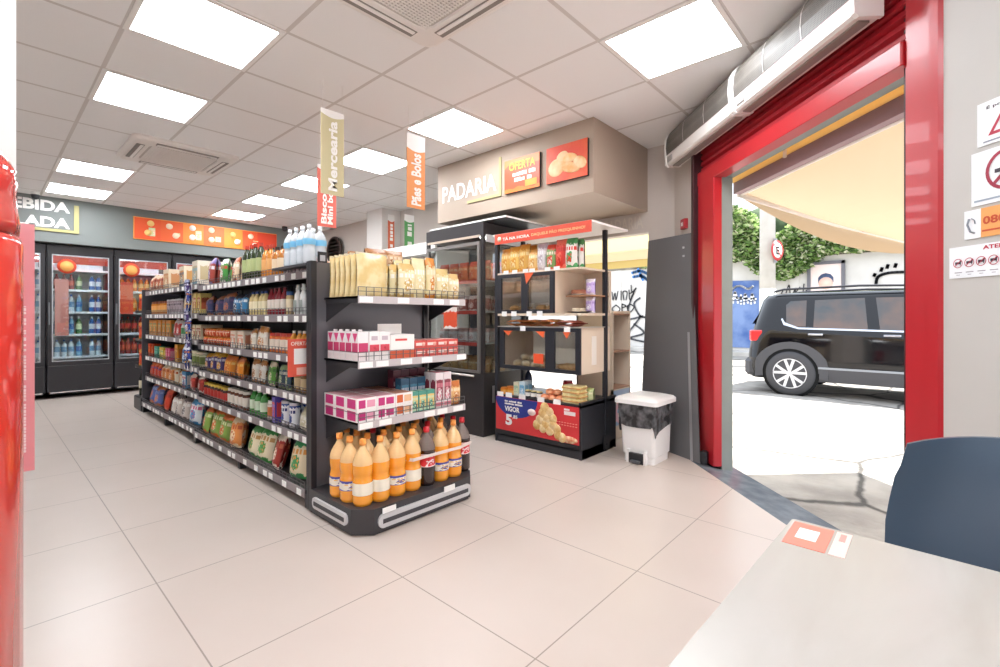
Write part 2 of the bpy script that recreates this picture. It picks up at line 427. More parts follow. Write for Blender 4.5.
leaves('ivy_foliage', 60000, (16.5,18.0,-3,8,1.9,5.6), .15, ['7f9d58','9ab870','66804a','b8c890','526a40','d8d8b8'], 'mass of green ivy and shrubs growing over the wall across the street', 3, dr)
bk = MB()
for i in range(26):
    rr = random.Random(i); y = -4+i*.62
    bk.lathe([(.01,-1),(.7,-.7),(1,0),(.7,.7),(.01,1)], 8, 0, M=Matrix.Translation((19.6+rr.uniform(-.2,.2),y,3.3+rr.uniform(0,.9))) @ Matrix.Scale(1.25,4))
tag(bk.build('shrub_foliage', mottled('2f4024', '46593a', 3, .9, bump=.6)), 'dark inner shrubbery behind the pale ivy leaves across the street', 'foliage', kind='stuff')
# pole
pc = at_x(767.5,300,13.4)
t = thing('concrete_pole', 'pale concrete utility pole with white painted base beyond the car', 'pole', (13.4,pc.y,-.13))
m = MB(); m.lathe([(.18,1.8),(.165,7.5)], 20, 0); m.build('shaft', mottled('cbc9c3','bab7b0',2,.8), t)
MB().lathe([(.185,0),(.182,1.95)], 20, 0).build('painted_base', mat('f1f0ee', .6), t)
t = thing('parking_sign', 'round red rimmed no parking sign mounted on the concrete pole', 'sign', (13.30,pc.y-.235,2.76), rz=1.25)
R = Matrix.Rotation(-PI/2,4,'Y')
MB().lathe([(.25,0),(.25,.012)], 28, 0, M=R).build('rim', mat('c4373b', .4), t)
MB().lathe([(.185,0),(.185,.016)], 28, 0, M=R).build('face', mat('f4f2ee', .4), t)
text('E', .13, .2, mat('222226', .4), 'letter', t, (-.018,.065,-.1), FX, .03)
m = MB(); m.box(-.016,-.2,-.013,-.02,.2,.013, M=Matrix.Rotation(.78,4,'X')); m.build('slash', mat('c4373b', .4), t)
MB().box(.012,-.03,-.3,.06,.03,.3).build('bracket', GREY, t)
# ================================================================== CAR
def build_car():
    t = thing('car', 'black compact off-road car parked outside the open shop door', 'car', (8.64,2.39,-.13))
    # local frame: x inward from near flank (0..1.80), y = -s, z up
    W = 1.80
    LV = [(.24,.14,4.10,.03,.20),(.42,.09,4.20,-.005,.26),(.62,.08,4.22,-.01,.30),(.85,.10,4.20,0,.34),(.98,.12,4.14,.02,.36),(1.06,.14,3.55,.035,.34),(1.10,.15,3.15,.05,.32),(1.52,.26,2.55,.19,.30),(1.60,.31,2.42,.26,.30),(1.64,.48,2.2,.45,.25)]
    def outline(z, s0, s1, ins, r):
        pts = []; x0, x1 = ins, W-ins
        for (cx, cs, a0) in ((x0+r, s0+r, PI), (x1-r, s0+r, 1.5*PI), (x1-r, s1-r, 0), (x0+r, s1-r, .5*PI)):
            for k in range(7):
                a = a0+k*PI/12; pts.append((cx+r*math.cos(a), -(cs+r*math.sin(a)), z))
        return pts
    b = MB(); b.loft([outline(*l) for l in LV], 0, cap=True, smooth=True)
    paint = mat('0b0a0f', .10, spec=.4, coat=.15)
    b.build('body', paint, t)
    def ins(z):
        for i in range(len(LV)-1):
            if LV[i][0] <= z <= LV[i+1][0]:
                k = (z-LV[i][0])/(LV[i+1][0]-LV[i][0]); return LV[i][3]*(1-k)+LV[i+1][3]*k
        return LV[0][3]
    def flank(poly, name, m, off=.006, far=True, parent=None):
        q = MB()
        for side in ((0,1) if far else (0,)):
            P = []
            for s, z in poly:
                x = ins(z)-off
                P.append((x if side == 0 else W-x, -s, z))
            P2 = [(x+(.02 if side == 0 else -.02), y, z) for x, y, z in P]
            n = len(P); q.add(P+P2, [tuple(range(n)), tuple(range(2*n-1,n-1,-1))]+[(i,(i+1)%n,n+(i+1)%n,n+i) for i in range(n)])
        return split_build(q, name, m, parent or t)
    glass = mottled('2c3438', '5b4438', 1.6, .06, .4, .6, coord='Object', spec=.9)
    flank([(.68,1.14),(.66,1.43),(.72,1.49),(.94,1.50),(.95,1.085),(.80,1.085)], 'quarter_window', glass)
    flank([(1.05,1.075),(1.05,1.50),(1.67,1.52),(1.72,1.045)], 'rear_window', glass)
    flank([(1.86,1.04),(1.80,1.52),(2.35,1.52),(2.62,1.40),(3.0,1.10),(2.95,1.035)], 'front_window', glass)
    chrome = mat('c9ced8', .25, .9)
    flank([(.66,1.15),(.62,1.22),(.605,1.20),(.645,1.11),(.85,1.045),(2.97,1.0),(2.97,1.025),(.85,1.072)], 'window_trim', chrome, .010)
    clad = mat('4a4a4e', .65)
    flank([(1.12,.24),(1.12,.44),(2.95,.44),(2.95,.24)], 'sill_cladding', clad, .02)
    flank([(1.12,.44),(1.12,.47),(2.95,.47),(2.95,.44)], 'sill_strip', mat('9aa0a8', .4, .5), .025)
    for sw, nm in ((.745,'rear'),(3.315,'front')):
        for side in (0,1):
            q = MB()
            x0 = -.022 if side == 0 else W+.022
            inn = []; out = []
            for k in range(17):
                a = PI*(k/16)*1.1-PI*.05
                inn.append((sw+.39*math.cos(a), .345+.39*math.sin(a))); 
                out.append((sw+.50*max(-1,min(1,math.cos(a)*1.08)), .345+.50*min(1,math.sin(a)*1.0+ (0.0))))
            P = [(x0,-s,max(z,.24)) for s,z in inn]+[(x0,-s,max(z,.24)) for s,z in reversed(out)]
            dx = .05 if side == 0 else -.05
            n = len(inn)
            for k in range(n-1):
                a0, a1 = P[k], P[k+1]; b1, b0 = P[2*n-2-k], P[2*n-1-k]
                sh = lambda p: (p[0]+dx, p[1], p[2])
                q.add([a0,a1,b1,b0,sh(a0),sh(a1),sh(b1),sh(b0)], [(0,1,2,3),(0,4,5,1),(3,2,6,7)])
            q.build('wheel_arch', clad, t)
        q = MB()
        for side in (0,1):
            x = -.012 if side == 0 else W+.012
            q.lathe([(.39,0),(.39,.02)], 32, 0, M=Matrix.Translation((x,-sw,.35)) @ Matrix.Rotation(PI/2 if side == 0 else -PI/2,4,'Y'))
        split_build(q, 'wheel_well', mat('0c0c0d', .9), t)
        for side in (0,1):
            wt = bpy.data.objects.new('wheel', None); COL.objects.link(wt); wt.parent = t; wt.location = ((.0 if side == 0 else W),-sw,.345); wt.rotation_euler = (0,0,0 if side == 0 else PI)
            Mx = Matrix.Rotation(PI/2,4,'Y')
            MB().lathe([(.225,-.045),(.27,-.05),(.325,-.04),(.345,-.01),(.345,.14),(.22,.16)], 40, 0, M=Mx).build('tire', mat('47474a', .8), wt)
            MB().lathe([(.228,-.03),(.21,-.016),(.02,-.016)], 32, 0, M=Mx).build('rim_barrel', mat('5c5c61', .5), wt)
            r = MB(); r.lathe([(.222,-.046),(.236,-.046)], 40, 0, M=Mx, cap=False); r.lathe([(.236,-.05),(.236,-.02)], 40, 0, M=Mx, cap=False); r.lathe([(.215,-.02),(.222,-.048)], 40, 0, M=Mx, cap=False)
            for k in range(5):
                a = 2*PI*k/5+.3
                for da in (-.17,.17):
                    p0 = (math.cos(a)*.04, math.sin(a)*.04); 
                    pm = (math.cos(a+da*.6)*.12, math.sin(a+da*.6)*.12); p1 = (math.cos(a+da*1.6)*.225, math.sin(a+da*1.6)*.225)
                    for (A,B,w0,w1) in ((p0,p1,.040,.046),):
                        ln = math.hypot(B[0]-A[0],B[1]-A[1]); an = math.atan2(B[1]-A[1],B[0]-A[0])
                        MM = Matrix.Translation((0,A[0],A[1])) @ Matrix.Rotation(an,4,'X')
                        r.box(-.046-(.0015 if da > 0 else 0),-.006,-w0/2,-.02,ln+.006,w0/2,M=MM)
            r.lathe([(.035,-.05),(.05,-.03)], 14, 0, M=Mx)
            r.build('rim', mat('e6e6e8', .35, .15), wt)
    for s0 in (.98, 1.79, 2.98):
        flank([(s0,.47),(s0,1.06),(s0+.008,1.06),(s0+.008,.47)], 'door_seam', mat('050506', .9), .002)
    for s0 in (.99, 1.90):
        q = MB()
        for x in (-.035, W+.012):
            q.box(x,-s0-.19,.955,x+.022,-s0,.982,0,.006)
        split_build(q, 'door_handle', chrome, t)
    q = MB(); 
    for x in (.28, W-.28):
        q.tube([(x,-.45,1.65),(x,-.6,1.69),(x,-1.6,1.71),(x,-2.2,1.69),(x,-2.35,1.64)], .017, 8)
    split_build(q, 'roof_rail', mat('3b3b40', .4, .5), t)
    q = MB()
    for x0, x1 in ((.055,.34),(W-.34,W-.055)):
        q.box(x0,-.36,.84,x1,-.135,1.02,0,.03)
    split_build(q, 'tail_light', mat('d23a3a', .2, coat=1), t)
    q = MB(); q.box(.06,-.42,.26,W-.06,-.05,.55,0,.09); q.build('rear_bumper', clad, t)
    MB().add([(.25,-.135,1.12),(W-.25,-.135,1.12),(W-.38,-.33,1.50),(.38,-.33,1.50)], [(0,1,2,3)]).build('rear_screen', glass, t)
    q = MB(); q.box(.25,-4.22,.55,W-.25,-4.0,.9); q.build('grille', BLACK, t)
    q = MB(); q.box(.2,-3.55,1.07,W-.2,-3.1,1.12); 
    return t
build_car()
# ================================================================== AWNINGS
t = thing('door_awning', 'cream canvas awning stretched out over the open shop door', 'awning', (0,0,0), DG)
cream = cloth('cdb99e', .14); yel = cloth('f6e2a8', .5)
m = MB()
n = 10
UA = -3.63
def AW(u, k):
    e = math.exp(-(u-UA)*2.2)
    return (u, 2.04+1.81*k, 2.08-.459*k-.10*math.sin(PI*k)*(1-.5*e))
for i in range(26):
    for j in range(n):
        m.add([AW(UA+i*.16,j/n),AW(UA+i*.16+.16,j/n),AW(UA+i*.16+.16,(j+1)/n),AW(UA+i*.16,(j+1)/n)], [(0,1,2,3)], 0, True)
m.build('canopy', cream, t)
m = MB()
for i in range(26):
    u = UA+i*.16
    m.add([(u,3.85,1.62),(u+.16,3.85,1.62),(u+.16,3.85,1.47-.03*math.sin(i+1)),(u,3.85,1.47-.03*math.sin(i))], [(0,1,2,3)], 0, True)
m.build('valance', cream, t)
m = MB()
for j in range(n):
    def E(j, q): 
        k = j/n; p = AW(UA, k); return (UA-.012, p[1], p[2]+.005-q*(.02+.12*math.sin(PI*min(1,k*1.05))))
    m.add([E(j,0),E(j+1,0),E(j+1,1),E(j,1)], [(0,1,2,3)], 0, True)
m.build('side_flap', cream, t)
pale = mat('f3e9e2', .35, .1)
m = MB(); m.tube([(UA+.03,2.03,2.06),(UA+.03,2.8,1.84),(UA+.03,3.84,1.61)], .022, 8); m.tube([(UA,2.05,2.06),(.5,2.05,2.06)], .016, 8); m.tube([(UA,3.85,1.61),(.5,3.85,1.61)], .022, 8)
m.build('frame', pale, t)
m = MB(); m.box(UA+.01,3.02,1.775,UA+.06,3.10,1.83,0,.01); m.build('elbow_joint', mat('c08a70', .5), t)
MB().box(UA+.05,1.98,2.055,.5,2.04,2.15).build('mounting_bar', mat('9d7f86', .5), t)
m = MB(); m.tube([(UA+.05,2.0,2.19),(.5,2.0,2.19)], .055, 14); m.build('fabric_roll', yel, t)
MB().box(UA,1.905,2.262,.5,2.12,2.28).build('added_sun_board', cloth('f4d890', .6), t)  # board added to block sun leaking over the roll into the shop
for u in (-2.9,-1.95):
    m = MB(); m.box(u-.02,1.90,2.235,u+.02,2.0,2.255); m.box(u-.09,1.93,2.225,u+.09,1.95,2.24); m.box(u-.008,1.93,2.11,u+.008,1.945,2.235); m.build('hook_bracket', pale, t)
# second awning beyond bakery opening
t = thing('side_awning', 'pale yellow awning over the bakery doorway outside', 'awning', (4.37,2.0,0))
m = MB(); m.add([(.02,-.12,2.35),(.02,6,2.35),(1.43,6,1.98),(1.43,-.12,1.98)], [(0,1,2,3)]); m.build('canopy', cloth('e0d3a0', .25), t)
m = MB(); m.add([(1.44,-.12,1.86),(1.44,6,1.86),(1.44,6,1.76),(1.44,-.12,1.76)], [(0,1,2,3)]); m.build('valance', cloth('d8c68c', .3), t)
MB().box(1.42,-.12,1.86,1.5,6,1.99).build('front_bar', pale, t)
# ================================================================== CEILING THINGS
lx = [(.5258,'left row'),(2.4008,'middle row')]
em = mat('f1f6fb', .5, emit=8.0)
def light(x0, y0, label):
    t = thing('ceiling_light', label, 'ceiling light', (x0+.3125,y0+.3125,CEIL), group='square ceiling light panels')
    m = MB()
    for s in (-1,1):
        m.box(s*.2985-.014,-.3125,-.006,s*.2985+.014,.3125,0); m.box(-.2845,s*.2985-.014,-.006,.2845,s*.2985+.014,0)
    m.build('frame', mat('f2efec', .5), t)
    MB().box(-.286,-.286,-.004,.286,.286,-.0005).build('diffuser', em, t)
    return t
lights = [(.5258,2.6646,'large bright ceiling panel nearest the photo corner above the aisle'),
 (.5258,3.9146,'ceiling panel between the large corner panel and the far air cassette'),
 (.5258,6.4146,'ceiling panel just beyond the far air cassette'),
 (.5258,7.6646,'last ceiling panel before the drinks coolers over the aisle'),
 (2.4008,.7896,'big ceiling panel beside the air curtain above the door'),
 (2.4008,2.6646,'ceiling panel between orange hanging sign and bakery bulkhead'),
 (2.4008,3.9146,'ceiling panel between the beige and orange hanging signs'),
 (2.4008,5.1646,'ceiling panel partly behind the beige hanging sign'),
 (2.4008,6.4146,'ceiling panel second from the back wall above the tall rack'),
 (2.4008,7.6646,'ceiling panel closest to the orange wall banner'),
 (.5258,.7896,'ceiling panel overhead beside the near air cassette'),
 (.5258,-.4604,'ceiling panel over the white table behind the viewer'),
 (-1.3492,-.4604,'ceiling panel at the shop rear beyond the table'),
 (-1.3492,6.4146,'ceiling panel in the far corner beyond the white column')]
for x, y, l in lights: light(x, y, l)
gm = mottled('b9b2ad', '8f8984', 60, .6)
def cassette(x, y, label):
    t = thing('air_conditioner_cassette', label, 'air conditioner', (x,y,CEIL))
    a = .43
    def rr(h, z, r=.06):
        return [(cx*(h-r)+r*math.cos(q), cy*(h-r)+r*math.sin(q), z) for cx, cy, q0 in ((1,1,0),(-1,1,PI/2),(-1,-1,PI),(1,-1,1.5*PI)) for q in (q0, q0+PI/4, q0+PI/2)]
    m = MB(); m.loft([rr(a,0), rr(a,-.018), rr(a-.03,-.035), rr(.285,-.04)], 0, smooth=False); m.loft([rr(.285,-.04), rr(.275,-.03)], 0)
    m.build('bezel', mat('ece6e1', .4), t)
    m = MB(); m.loft([rr(.277,-.032,.05), rr(.276,-.030,.05)], 0, cap=True); 
    for i in range(26):
        v = -.25+i*.02
        m.box(v,-.26,-.037,v+.006,.26,-.032,1); m.box(-.26,v,-.038,.26,v+.006,-.033,1)
    m.build('intake_grille', [mat('c4bcb5', .6), mat('efe9e4', .5)], t)
    for k in range(4):
        R = Matrix.Rotation(k*PI/2,4,'Z')
        m = MB(); m.box(-.25,.315,-.0415,.25,.375,-.030,0,.0,M=R); m.box(-.24,.322,-.046,.24,.345,-.041,1,M=R)
        m.build('louver', [mat('8d857f', .6), mat('f4f0ec', .4)], t)
    MB().box(.16,-.31,-.041,.20,-.295,-.038).build('badge', mat('3c4450', .4), t)
cassette(1.315, 5.495, 'square white ceiling air cassette deeper in the shop')
cassette(1.355, 1.755, 'white ceiling air cassette nearest the viewer, cut by the picture top')
# air curtains
def air_curtain(u0, u1, label):
    t = thing('air_curtain', label, 'air curtain', (0,0,0), DG, 'air curtains above the door')
    prof = [(1.72,2.385),(1.615,2.38),(1.60,2.392),(1.595,2.465)]
    gr = [(1.593,2.465),(1.588,2.53),(1.594,2.60),(1.615,2.65),(1.65,2.678)]
    bk = [(1.65,2.678),(1.72,2.678)]
    def strip(p, a, b): return [[(a,v,z) for v,z in p],[(b,v,z) for v,z in p]]
    m = MB(); m.loft(strip(prof,u0,u1),0,closed=False); m.loft(strip(bk,u0,u1),0,closed=False)
    m.build('housing', mat('e4dfda', .35), t)
    m = MB(); m.loft(strip(gr,u0+.02,u1-.02),0,closed=False)
    for k in range(3):
        a = u0+.02+(u1-u0-.04)*(k+1)/3-.005
        if k < 2: m.loft(strip([(v-.003,z+.002) for v,z in gr],a,a+.006),1,closed=False)
    m.build('intake_grille', [mesh_grille(), mat('d6d0ca', .4)], t)
    full = [(1.72,2.378),(1.61,2.373),(1.59,2.388),(1.586,2.465),(1.58,2.53),(1.586,2.605),(1.61,2.658),(1.65,2.686),(1.72,2.686)]
    for a, b in ((u0,u0+.022),(u1-.022,u1)):
        m = MB(); m.loft([[(a,v,z) for v,z in full],[(b,v,z) for v,z in full]],0,cap=True); m.build('end_cap', mat('f0ece8', .35), t)
    m = MB(); m.box(u0+.04,1.64,2.373,u1-.04,1.69,2.384); m.build('outlet_slot', mat('8f8780', .5), t)
    m = MB(); m.box(u0+.05,1.590,2.405,u0+.13,1.598,2.445); m.build('control_sticker', mat('a9a6a4', .5), t)
def mesh_grille():
    k = 'meshg'
    if k in _M: return _M[k]
    m = mottled('6b655f', '7c766f', 5, .5); nt = m.node_tree; b = nt.nodes['Principled BSDF']
    src = b.inputs['Base Color'].links[0].from_socket
    g = nt.nodes.new('ShaderNodeTexCoord'); v = nt.nodes.new('ShaderNodeTexVoronoi'); v.inputs['Scale'].default_value = 110; v.inputs['Randomness'].default_value = 0
    nt.links.new(g.outputs['Object'], v.inputs['Vector'])
    r = nt.nodes.new('ShaderNodeValToRGB'); e = r.color_ramp.elements; e[0].position = .3; e[0].color = (.18,.17,.16,1); e[1].position = .42; e[1].color = (1,1,1,1)
    nt.links.new(v.outputs['Distance'], r.inputs[0]); mx = nt.nodes.new('ShaderNodeMixRGB'); mx.blend_type = 'MULTIPLY'; mx.inputs[0].default_value = .8
    nt.links.new(src, mx.inputs[1]); nt.links.new(r.outputs[0], mx.inputs[2]); nt.links.new(mx.outputs[0], b.inputs['Base Color'])
    _M[k] = m
    return m
air_curtain(-3.95, -2.905, 'white air curtain unit at the jamb end above the door')
air_curtain(-2.895, -1.925, 'white air curtain unit at the pillar end above the door')
# security cameras
for (x, y, z, l) in ((.47,8.45,CEIL,'small white security camera on ceiling above the drink cooler sign'), (3.6,8.4,CEIL,'small black security camera on ceiling beside the orange wall banner')):
    t = thing('security_camera', l, 'security camera', (x,y,z))
    MB().lathe([(.045,-.03),(.045,0)], 16).build('mount', WHITE if x < 1 else BLACK, t)
    MB().lathe([(.006,-.09),(.03,-.08),(.042,-.055),(.045,-.03)], 16).build('lens_dome', BLACK, t)
# ================================================================== BAKERY BULKHEAD
bk_m = mottled('b3a191', 'af9c8b', 1.0, .6)
w = MB(); w.box(3.28,1.98,2.1,4.25,3.88,CEIL)
struct(w.build('trim_3', bk_m))
pl = mat('fbf7f2', .5)
text('PADARIA', .77, .165, pl, 'padaria_sign', None, (3.276,3.80,2.30), FX, .02)
tag(bpy.data.objects['padaria_sign'], 'white PADARIA lettering on the beige bulkhead', 'sign')
m = MB(); m.box(3.268,2.965,2.235,3.28,2.99,2.60); m.box(3.268,2.99,2.235,3.28,3.42,2.26)
tag(m.build('sign_bracket', mat('b5ac7c', .5)), 'olive L-shaped line framing the PADARIA lettering', 'trim strip')
def board(y1, y0, label, kind):
    t = thing('wall_poster', label, 'poster', (3.255,(y0+y1)/2,2.235), group='orange bakery posters')
    hw = (y1-y0)/2; hh = .30
    MB().box(0,-hw,0,.025,hw,hh).build('panel', mat('2c2624', .6), t)
    if kind == 0:
        MB().box(-.002,-hw,0,0,hw,hh).build('print', printed('d9502c','e87a34','cf3f2a',2.2), t)
        text('OFERTA', .30, .075, mat('f3c14a', .5), 'headline', t, (-.004,hw-.06,.195), FX, .02)
        marks(.26, .036, mat('fbf3ea', .5), t, (-.002,hw-.10,.14), FX, 3, 'headline')
        marks(.2, .036, mat('fbf3ea', .5), t, (-.002,hw-.12,.09), FX, 5, 'headline')
        MB().box(-.004,-hw+.03,.03,-.002,-hw+.16,.085).build('price_flash', mat('f0a03c', .5), t)
    else:
        MB().box(-.002,-hw,0,0,hw,hh).build('print', mottled('d8472e','e2643a',6,.5), t)
        for (cy, cz, a, b, r, c) in ((.10,.12,.085,.075,.3,'e9b27a'),(-.02,.18,.09,.04,.75,'eab370'),(-.03,.10,.11,.045,.9,'e2a05a'),(-.13,.12,.07,.05,1.1,'e0a266'),(.04,.20,.06,.045,.3,'ecc291')):
            m = MB(); m.lathe([(1,0),(.93,.25),(.7,.5),(.01,.62)], 18, 0, M=Matrix.Translation((-.001,cy,cz)) @ Matrix.Rotation(r-.6,4,'X') @ Matrix.Rotation(-PI/2,4,'Y') @ Matrix.Diagonal((b,a,.012,1)))
            m.build('bread_picture', mottled(c,'f2d3a6',14,.5), t)
board(2.905, 2.500, 'square orange OFERTA bread poster nearer the PADARIA lettering', 0)
board(2.425, 2.020, 'square orange poster picturing bread rolls at the bulkhead corner', 1)
m = MB()
# lintel ghost lettering
text('PADARIA', .42, .12, mat('d9cfc4', .5), 'etched_sign', None, (4.246,2.44,1.95), FX, .01)
tag(bpy.data.objects['etched_sign'], 'faint pale bakery lettering on the beam below the bulkhead', 'sign')
# ================================================================== BACK WALL
whl = mat('f6f4f0', .4)
text('BEBIDA', .665, .142, whl, 'cold_drinks_sign', None, (.15,8.618,2.505), FY, .04, .004)
tag(bpy.data.objects['cold_drinks_sign'], 'white BEBIDA lettering, upper word high on the grey fascia', 'sign')
text('GELADA', .78, .142, whl, 'cold_drinks_sign', None, (.035,8.618,2.29), FY, .04, .004)
tag(bpy.data.objects['cold_drinks_sign.001'], 'white GELADA lettering, lower word high on the grey fascia', 'sign')
m = MB(); m.box(.855,8.60,2.24,.905,8.62,2.62); m.box(.40,8.60,2.24,.855,8.62,2.275)
tag(m.build('sign_bracket', mat('b5ac72', .5)), 'olive L-shaped line framing the cold drinks lettering', 'trim strip')
t = thing('wall_banner', 'long orange offers banner high on the grey back wall', 'banner', (1.50,8.60,2.25))
MB().box(0,0,0,2.05,.02,.33,0,.01).build('panel', mat('f3a04a', .5), t)
xs = [0.012,.33,.62,.90,1.20,1.48,1.72,2.04]; cs = ['e85a2c','e9622c','f08a30','e9682c','f08c30','e85a30','e2482c']
for i in range(7):
    MB().box(xs[i],-.004,.012,xs[i+1],0,.318).build('offer_panel', mat(cs[i], .5), t)
rr = random.Random(5)
for i in range(6):
    for k in range(2):
        cx = xs[i]+.10+rr.uniform(0,.1); cz = .10+.14*k+rr.uniform(-.02,.02)
        m = MB(); m.lathe([(.045,0),(.045,.003)], 16, 0, M=Matrix.Translation((cx,-.004,cz)) @ Matrix.Rotation(PI/2,4,'X'))
        m.build('offer_badge', mat(rr.choice(['fbe3c4','f7efe6','f5c97a']), .5), t)
    MB().box(xs[i]+.17,-.006,.06+rr.uniform(0,.1),xs[i]+.25,-.004,.14+rr.uniform(0,.1)).build('offer_picture', printed('f3e0c0','c9d9a0','e9b060',4), t)
# ================================================================== DRINK COOLERS
def water(h, r, n=12):
    return [(r*.9,0),(r,h*.03),(r,h*.30),(r*.94,h*.34),(r,h*.38),(r,h*.62),(r*.85,h*.72),(r*.42,h*.86),(r*.30,h*.90),(r*.30,h*.93)]
def small_bottle(name, h, r, body, label, cap, lab0=.30, lab1=.60, n=10):
    """single-mesh bottle for things only a few pixels wide"""
    P = [(r*.9,0),(r,h*.03),(r,h*lab0),(r*1.01,h*lab0),(r*1.01,h*lab1),(r,h*lab1),(r*.8,h*.74),(r*.36,h*.87),(r*.36,h*.90),(r*.40,h*.90),(r*.40,h)]
    mis = [0,0,0,1,1,0,0,0,2,2]
    m = MB(); m.lathe(P, n, mis=mis)
    return m.build(name, [body, label, cap])
def cooler(x0, w, label, warm):
    t = thing('drinks_cooler', label, 'drinks cooler', (x0,8.74,0), group='black glass-door drinks coolers')
    hgt = 2.08; D = .70
    fr = mat('29272a', .4)
    m = MB(); m.box(0,.03,.06,.03,D,hgt,0); m.box(w-.03,.03,.06,w,D,hgt,0); m.box(0,.03,2.02,w,D,hgt); m.box(0,.03,.06,w,D,.46); m.box(0,D-.03,.46,w,D,hgt,1)
    m.build('cabinet', [fr, mat('e9eef2', .5)], t)
    MB().box(.0,0,2.00,w,.03,hgt).build('header', fr, t)
    m = MB(); m.box(.0,0,.09,w,.03,.44,0,.008); m.build('kick_panel', fr, t)
    MB().box(.03,-.004,.075,w-.03,.02,.09).build('chrome_strip', CHROME, t)
    marks(w*.30, .028, mat('b9b9bd', .3, .6), t, (w*.34,.027,.27), FY, 8, 'maker_plate', unit=.8)
    dr = MB(); dr.box(.015,0,.45,.05,.03,2.0); dr.box(w-.05,0,.45,w-.015,.03,2.0); dr.box(.05,0,.45,w-.05,.03,.50); dr.box(.05,0,1.955,w-.05,.03,2.0)
    dob = dr.build('door', fr, t)
    q = MB(); q.box(.05,.005,.50,.062,.02,1.955); q.box(w-.062,.005,.50,w-.05,.02,1.955); q.box(.062,.005,.50,w-.062,.02,.512); q.box(.062,.005,1.943,w-.062,.02,1.955)
    q.build('seal', mat('b9bcc0', .4, .4), dob)
    MB().box(.062,.010,.512,w-.062,.014,1.943).build('glass', clear('f2f8fa', .10, .02), dob)
    MB().box(.012,-.03,1.0,.03,0,1.3,0,.006).build('handle', mat('6f6f73', .4), dob)
    m = MB()
    for z in (.55,.86,1.17,1.48,1.76):
        m.box(.03,.10,z-.012,w-.03,D-.03,z,0); m.box(.03,.085,z-.018,w-.03,.10,z+.012,1)
    m.build('shelf', [mat('dfe3e6', .4), mat('f7f9fa', .4)], t)
    MB().box(.07,.05,1.90,w-.07,.075,1.94).build('lamp_tube', mat('f3f8ff', .5, emit=16), t)
    MB().box(.06,.02,1.835,w-.06,.03,1.94).build('header_sticker', mat('e2503e', .5), t)
    m = MB(); m.lathe([(.10,0),(.10,.004)], 24, 0, M=Matrix.Translation((.20,.009,1.80)) @ Matrix.Rotation(PI/2,4,'X')); m.lathe([(.07,0),(.07,.006)], 24, 1, M=Matrix.Translation((.20,.009,1.80)) @ Matrix.Rotation(PI/2,4,'X'))
    m.build('door_sticker', [mat('e8563a', .5), mat('f0b060', .5)], t)
    m = MB(); m.box(.08 if not warm else .07,.018,.85 if not warm else 1.15,.08+(.14),.022,1.62); m.build('strip_sticker', film('f0a090' if not warm else 'ee6040', .75), t)
    return t
coolers = [(-.075,.66,'black drinks cooler nearest the white column, only a sliver visible',0),(.595,.70,'middle black drinks cooler with blue bottles behind glass',0),(1.305,.70,'black drinks cooler partly hidden by the far rack end',1),(2.015,.70,'fourth black drinks cooler from the column behind the rack',1),(2.725,.70,'fifth black drinks cooler from the column behind the rack',0)]
pal = {'blue':('3d6fb8','e8eef5','e9eef2'),'cyan':('7fb4cf','2f6fb0','dfe9ef'),'white':('dfe8ec','7da8c8','3d6fb8'),'green':('4d7a4a','d8e0b0','e0e0da'),'red':('8f2a2a','e06048','c83a34'),'orange':('e08038','f2c070','f0f0ea'),'cola':('3a2020','c83a34','b02a2a'),'yellow':('e2c060','c86038','f0e0b0')}
shelf_lab = {.55:'bottom', .86:'second', 1.17:'third', 1.48:'fourth', 1.76:'top'}
for ci, (x0, w_, lab, warm) in enumerate(coolers):
    cooler(x0, w_, lab, warm)
    if ci > 2: continue
    cn = ['the sliver-visible cooler','the middle cooler','the rack-side cooler'][ci]
    for zi, z in enumerate((.55,.86,1.17,1.48)):
        if ci == 0:
            seq = [(.56,.60,'white')] 
        elif ci == 1:
            seq = [(.07,.30,['white','cyan','white','red'][zi]),(.30,.44,['cyan','green','cyan','green'][zi]),(.44,.66,'blue' if zi else 'white')]
        else:
            seq = [(.07,.30,['red','cola','orange','orange'][zi]),(.30,.50,['cola','red','yellow','orange'][zi]),(.50,.66,['orange','red','cola','yellow'][zi])]
        for a, b, c in seq:
            n = max(1, int((b-a)/.074)); P = pal[c]; hh = [.24,.25,.25,.22][zi]
            base = None
            for i in range(n):
                if base is None:
                    o = base = small_bottle('drink_bottle', hh, .034, mat(P[0], .2), mat(P[1], .5), mat(P[2], .4))
                else: o = base.copy(); COL.objects.link(o)
                o.location = (x0+a+.04+i*.074, 8.74+.16, z+.0005)
                tag(o, f'{c} drink bottle, {ORD[i+1]} of {NUM[n]}, {shelf_lab[z]} shelf of {cn}', 'bottle', 'chilled drink bottles in the coolers')
# ================================================================== LONG RACK (gondola)
rack = thing('gondola_shelving', 'long black supermarket rack with six laden shelf levels', 'shelving', (1.665,2.6,0))
steel = mat('2c2a2e', .42); rail = mat('8b8284', .45); metal_in = mat('46444a', .5)
NEARY, FARY = 2.64, 7.10
bays = [2.66, 3.72, 4.765, 5.76, 6.75]
m = MB(); m.box(-.015,.0,0,.015,4.15,1.42); m.build('back_panel', metal_in, rack)
for i, y in enumerate(bays):
    m = MB(); yy = y-2.6
    m.box(-.03,yy-.02,0,.03,yy+.02,1.42); m.box(-.40,yy-.02,.0,.40,yy+.02,.10)
    m.build('upright', steel, rack)
m = MB(); m.box(-.415,.0,.015,-.335,.035,1.42,0,.004); m.box(.335,.0,.015,.415,.035,1.42,0,.004); split_build(m, 'end_post', [steel], rack); m = MB(); m.box(-.335,.01,.0,.335,.03,1.42)
m.build('end_panel', [steel], rack)
MB().box(-.415,.036,1.398,.415,.50,1.412).build('top_board', mat('3b383b', .5), rack)
